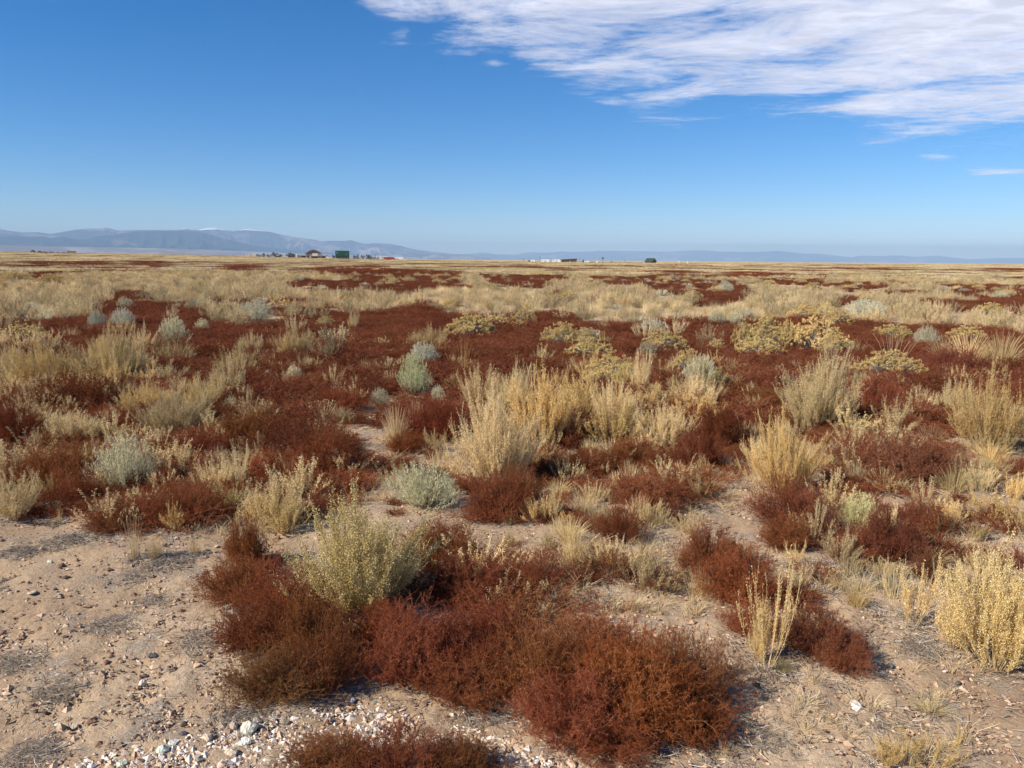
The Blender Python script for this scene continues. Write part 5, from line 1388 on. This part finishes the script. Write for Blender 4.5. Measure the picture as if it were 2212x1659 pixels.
def tank(nx, D, h, rad, label):
    t = site('water_tank', nx, D, label, 'tank'); solid('tank_body', t, MB['white'], cyls=[((0, 0, 0), (0, 0, h), rad, rad)]); solid('tank_top', t, MB['white'], cyls=[((0, 0, h), (0, 0, h + .35), rad, rad * .3)])
tank(741, 596, 2.4, .45, 'narrow white tank left of the long low shed'); tank(1493, 610, 1.3, .5, 'white tank between the low trailer and the windmill')
tank(1698, 560, 1.7, .25, 'white post like tank right of the cabin'); tank(1720, 560, 1.0, .35, 'small white tank farther right of the cabin')
def pole(nx, D, h, label, grp='utility poles on the horizon'):
    t = site('utility_pole', nx, D, label, 'pole', grp); solid('post', t, MB['trunk'], cyls=[((0, 0, 0), (0, 0, h), .13, .09)]); solid('crossarm', t, MB['trunk'], [(-.7, .7, -.06, .06, h - .6, h - .45)])
for nx, h, lab in [(1309, 3.2, 'short pole left of the white trailers'), (1350, 5.2, 'tall pole above the white caravan'), (1450, 3.4, 'pole just right of the brown house'), (1459, 3.0, 'thinner pole right of the brown house'), (1563, 2.2, 'short pole left of the cabin')]: pole(nx, 600, h, lab)
t = site('windmill', 1507, 600, 'small farm windmill with a dark round wheel', 'windmill')
solid('tower', t, MB['trunk'], cyls=[((-.45, 0, 0), (0, 0, 3.4), .06, .05), ((.45, 0, 0), (0, 0, 3.4), .06, .05), ((0, .45, 0), (0, 0, 3.4), .06, .05)]); solid('hub', t, MB['dark'], cyls=[((0, -.3, 3.5), (0, .1, 3.5), .14, .14)])
for k in range(10):
    a = 2 * PI * k / 10; c_, s_ = math.cos(a), math.sin(a)
    me = bpy.data.meshes.new('blade'); q = [(.15, -.04), (.85, -.17), (.85, .17), (.15, .04)]
    me.from_pydata([(x * c_ - z * s_, -.2 + .12 * (z > 0), 3.5 + x * s_ + z * c_) for x, z in q], [], [(0, 1, 2, 3)]); me.materials.append(MB['dark']); obj('blade', me, t)
solid('tail', t, MB['dark'], [(.2, 1.1, .1, .14, 3.3, 3.75)])
# small trees
crown_m = plant_mat('crown_leaf', [(0, (.035, .04, .02)), (.6, (.08, .085, .045)), (1, (.14, .13, .07))], .15)
crowns = []
for i in range(4):
    r = np.random.default_rng(400 + i); b = Buf(); n = 1100
    cl = r.normal(0, 1, (9, 3)) * np.array([.5, .5, .33]) + np.array([0, 0, .62])
    p = cl[r.integers(0, 9, n)] + rdir(r, n) * .22 * r.uniform(.3, 1.2, (n, 1)); p[:, 2] = np.maximum(p[:, 2], .12)
    leaves(b, r, p, rdir(r, n), r.uniform(.08, .17, n), r.uniform(.05, .11, n), np.clip(r.normal(.5, .25, n), 0, 1)); crowns.append(b.mesh('crown', crown_m))
def tree(nx, D, w, h, label, i=0):
    t = site('small_tree', nx, D, label, 'tree', 'dark trees around the homesteads')
    c = obj('crown', crowns[i % 4], t); c.scale = (w / 1.2, w / 1.2, h / .95)
    solid('trunk', t, MB['trunk'], cyls=[((0, 0, 0), (.05, 0, h * .6), .12, .06)])
for i, (nx, D, w, h, lab) in enumerate([(645, 610, 1.6, 1.4, 'small dark tree right of the long white trailer'), (651, 612, 1.2, 1.2, 'tiny dark tree, second right of the long white trailer'), (659, 610, 2.4, 2.0, 'dark bushy tree left of a gap'), (670, 612, 1.8, 1.9, 'dark tree right of a gap'),
   (688, 604, 3.0, 2.6, 'tall dark tree left of the yellow green truck'), (694, 603, 4.2, 1.3, 'spreading dark shrub below the tall dark tree'), (701, 606, 2.4, 1.8, 'green tree beside the yellow green truck'), (721, 606, 2.6, 3.2, 'dark tree behind the white car'), (731, 606, 3.0, 2.6, 'dark tree behind the dark trailer'),
   (834, 597, 2.2, 2.3, 'shrub tree at the left corner of the green building'), (817, 604, 2.4, 1.7, 'dark tree behind the parked white car'), (895, 603, 1.8, 3.4, 'dark tree between two white box trailers'), (907, 600, 2.4, 2.0, 'brown tree right of the narrow white box trailer'), (920, 600, 2.6, 3.2, 'dark tree in front of the white caravan'), (926, 598, 3.0, 1.6, 'low dark shrub in front of the white caravan'), (936, 598, 2.2, 1.8, 'dark shrub left of the red trailer'), (942, 606, 2.4, 2.7, 'dark tree behind the white caravan'),
   (1323, 592, 1.4, 1.5, 'dark tree at the left of the right homestead'), (1458, 596, 2.0, 1.4, 'dark shrub left of the low white trailer'), (1480, 594, 1.6, .8, 'dark shrub right of the low white trailer'), (1530, 590, 1.4, .8, 'small dark shrub between windmill and cabin')]):
    tree(nx, D, w, h, lab, i)
for i, nx in enumerate([36, 72, 83, 98, 107, 130, 145, 156, 166]):
    D = 1100; w = [4, 6, 7, 9, 8, 6, 8, 7, 6][i]
    tree(nx, D, w * .8, [2.4, 3, 5, 3.5, 4, 4.5, 3, 3.4, 3][i] * .62, ['lone small tree far left on the horizon', 'low dark tree left of a tree row on the horizon', 'round dark tree in the left tree row on the horizon', 'wide dark tree in the left tree row on the horizon', 'dark tree ending the left tree row on the horizon', 'round dark tree starting the second tree row', 'low dark tree in the second tree row', 'dark tree in the second tree row near the tan building', 'last dark tree before the distant tan building'][i], i)
t = site('adobe_building', 180, 1100, 'distant long orange tan building on the left horizon', 'building')
solid('wall', t, MB['adobe'], [(-5, 5, 0, 6, 0, 3.6)]); solid('roof', t, MB['tan'], [(-5.3, 5.3, -.3, 6.3, 3.6, 3.9)])
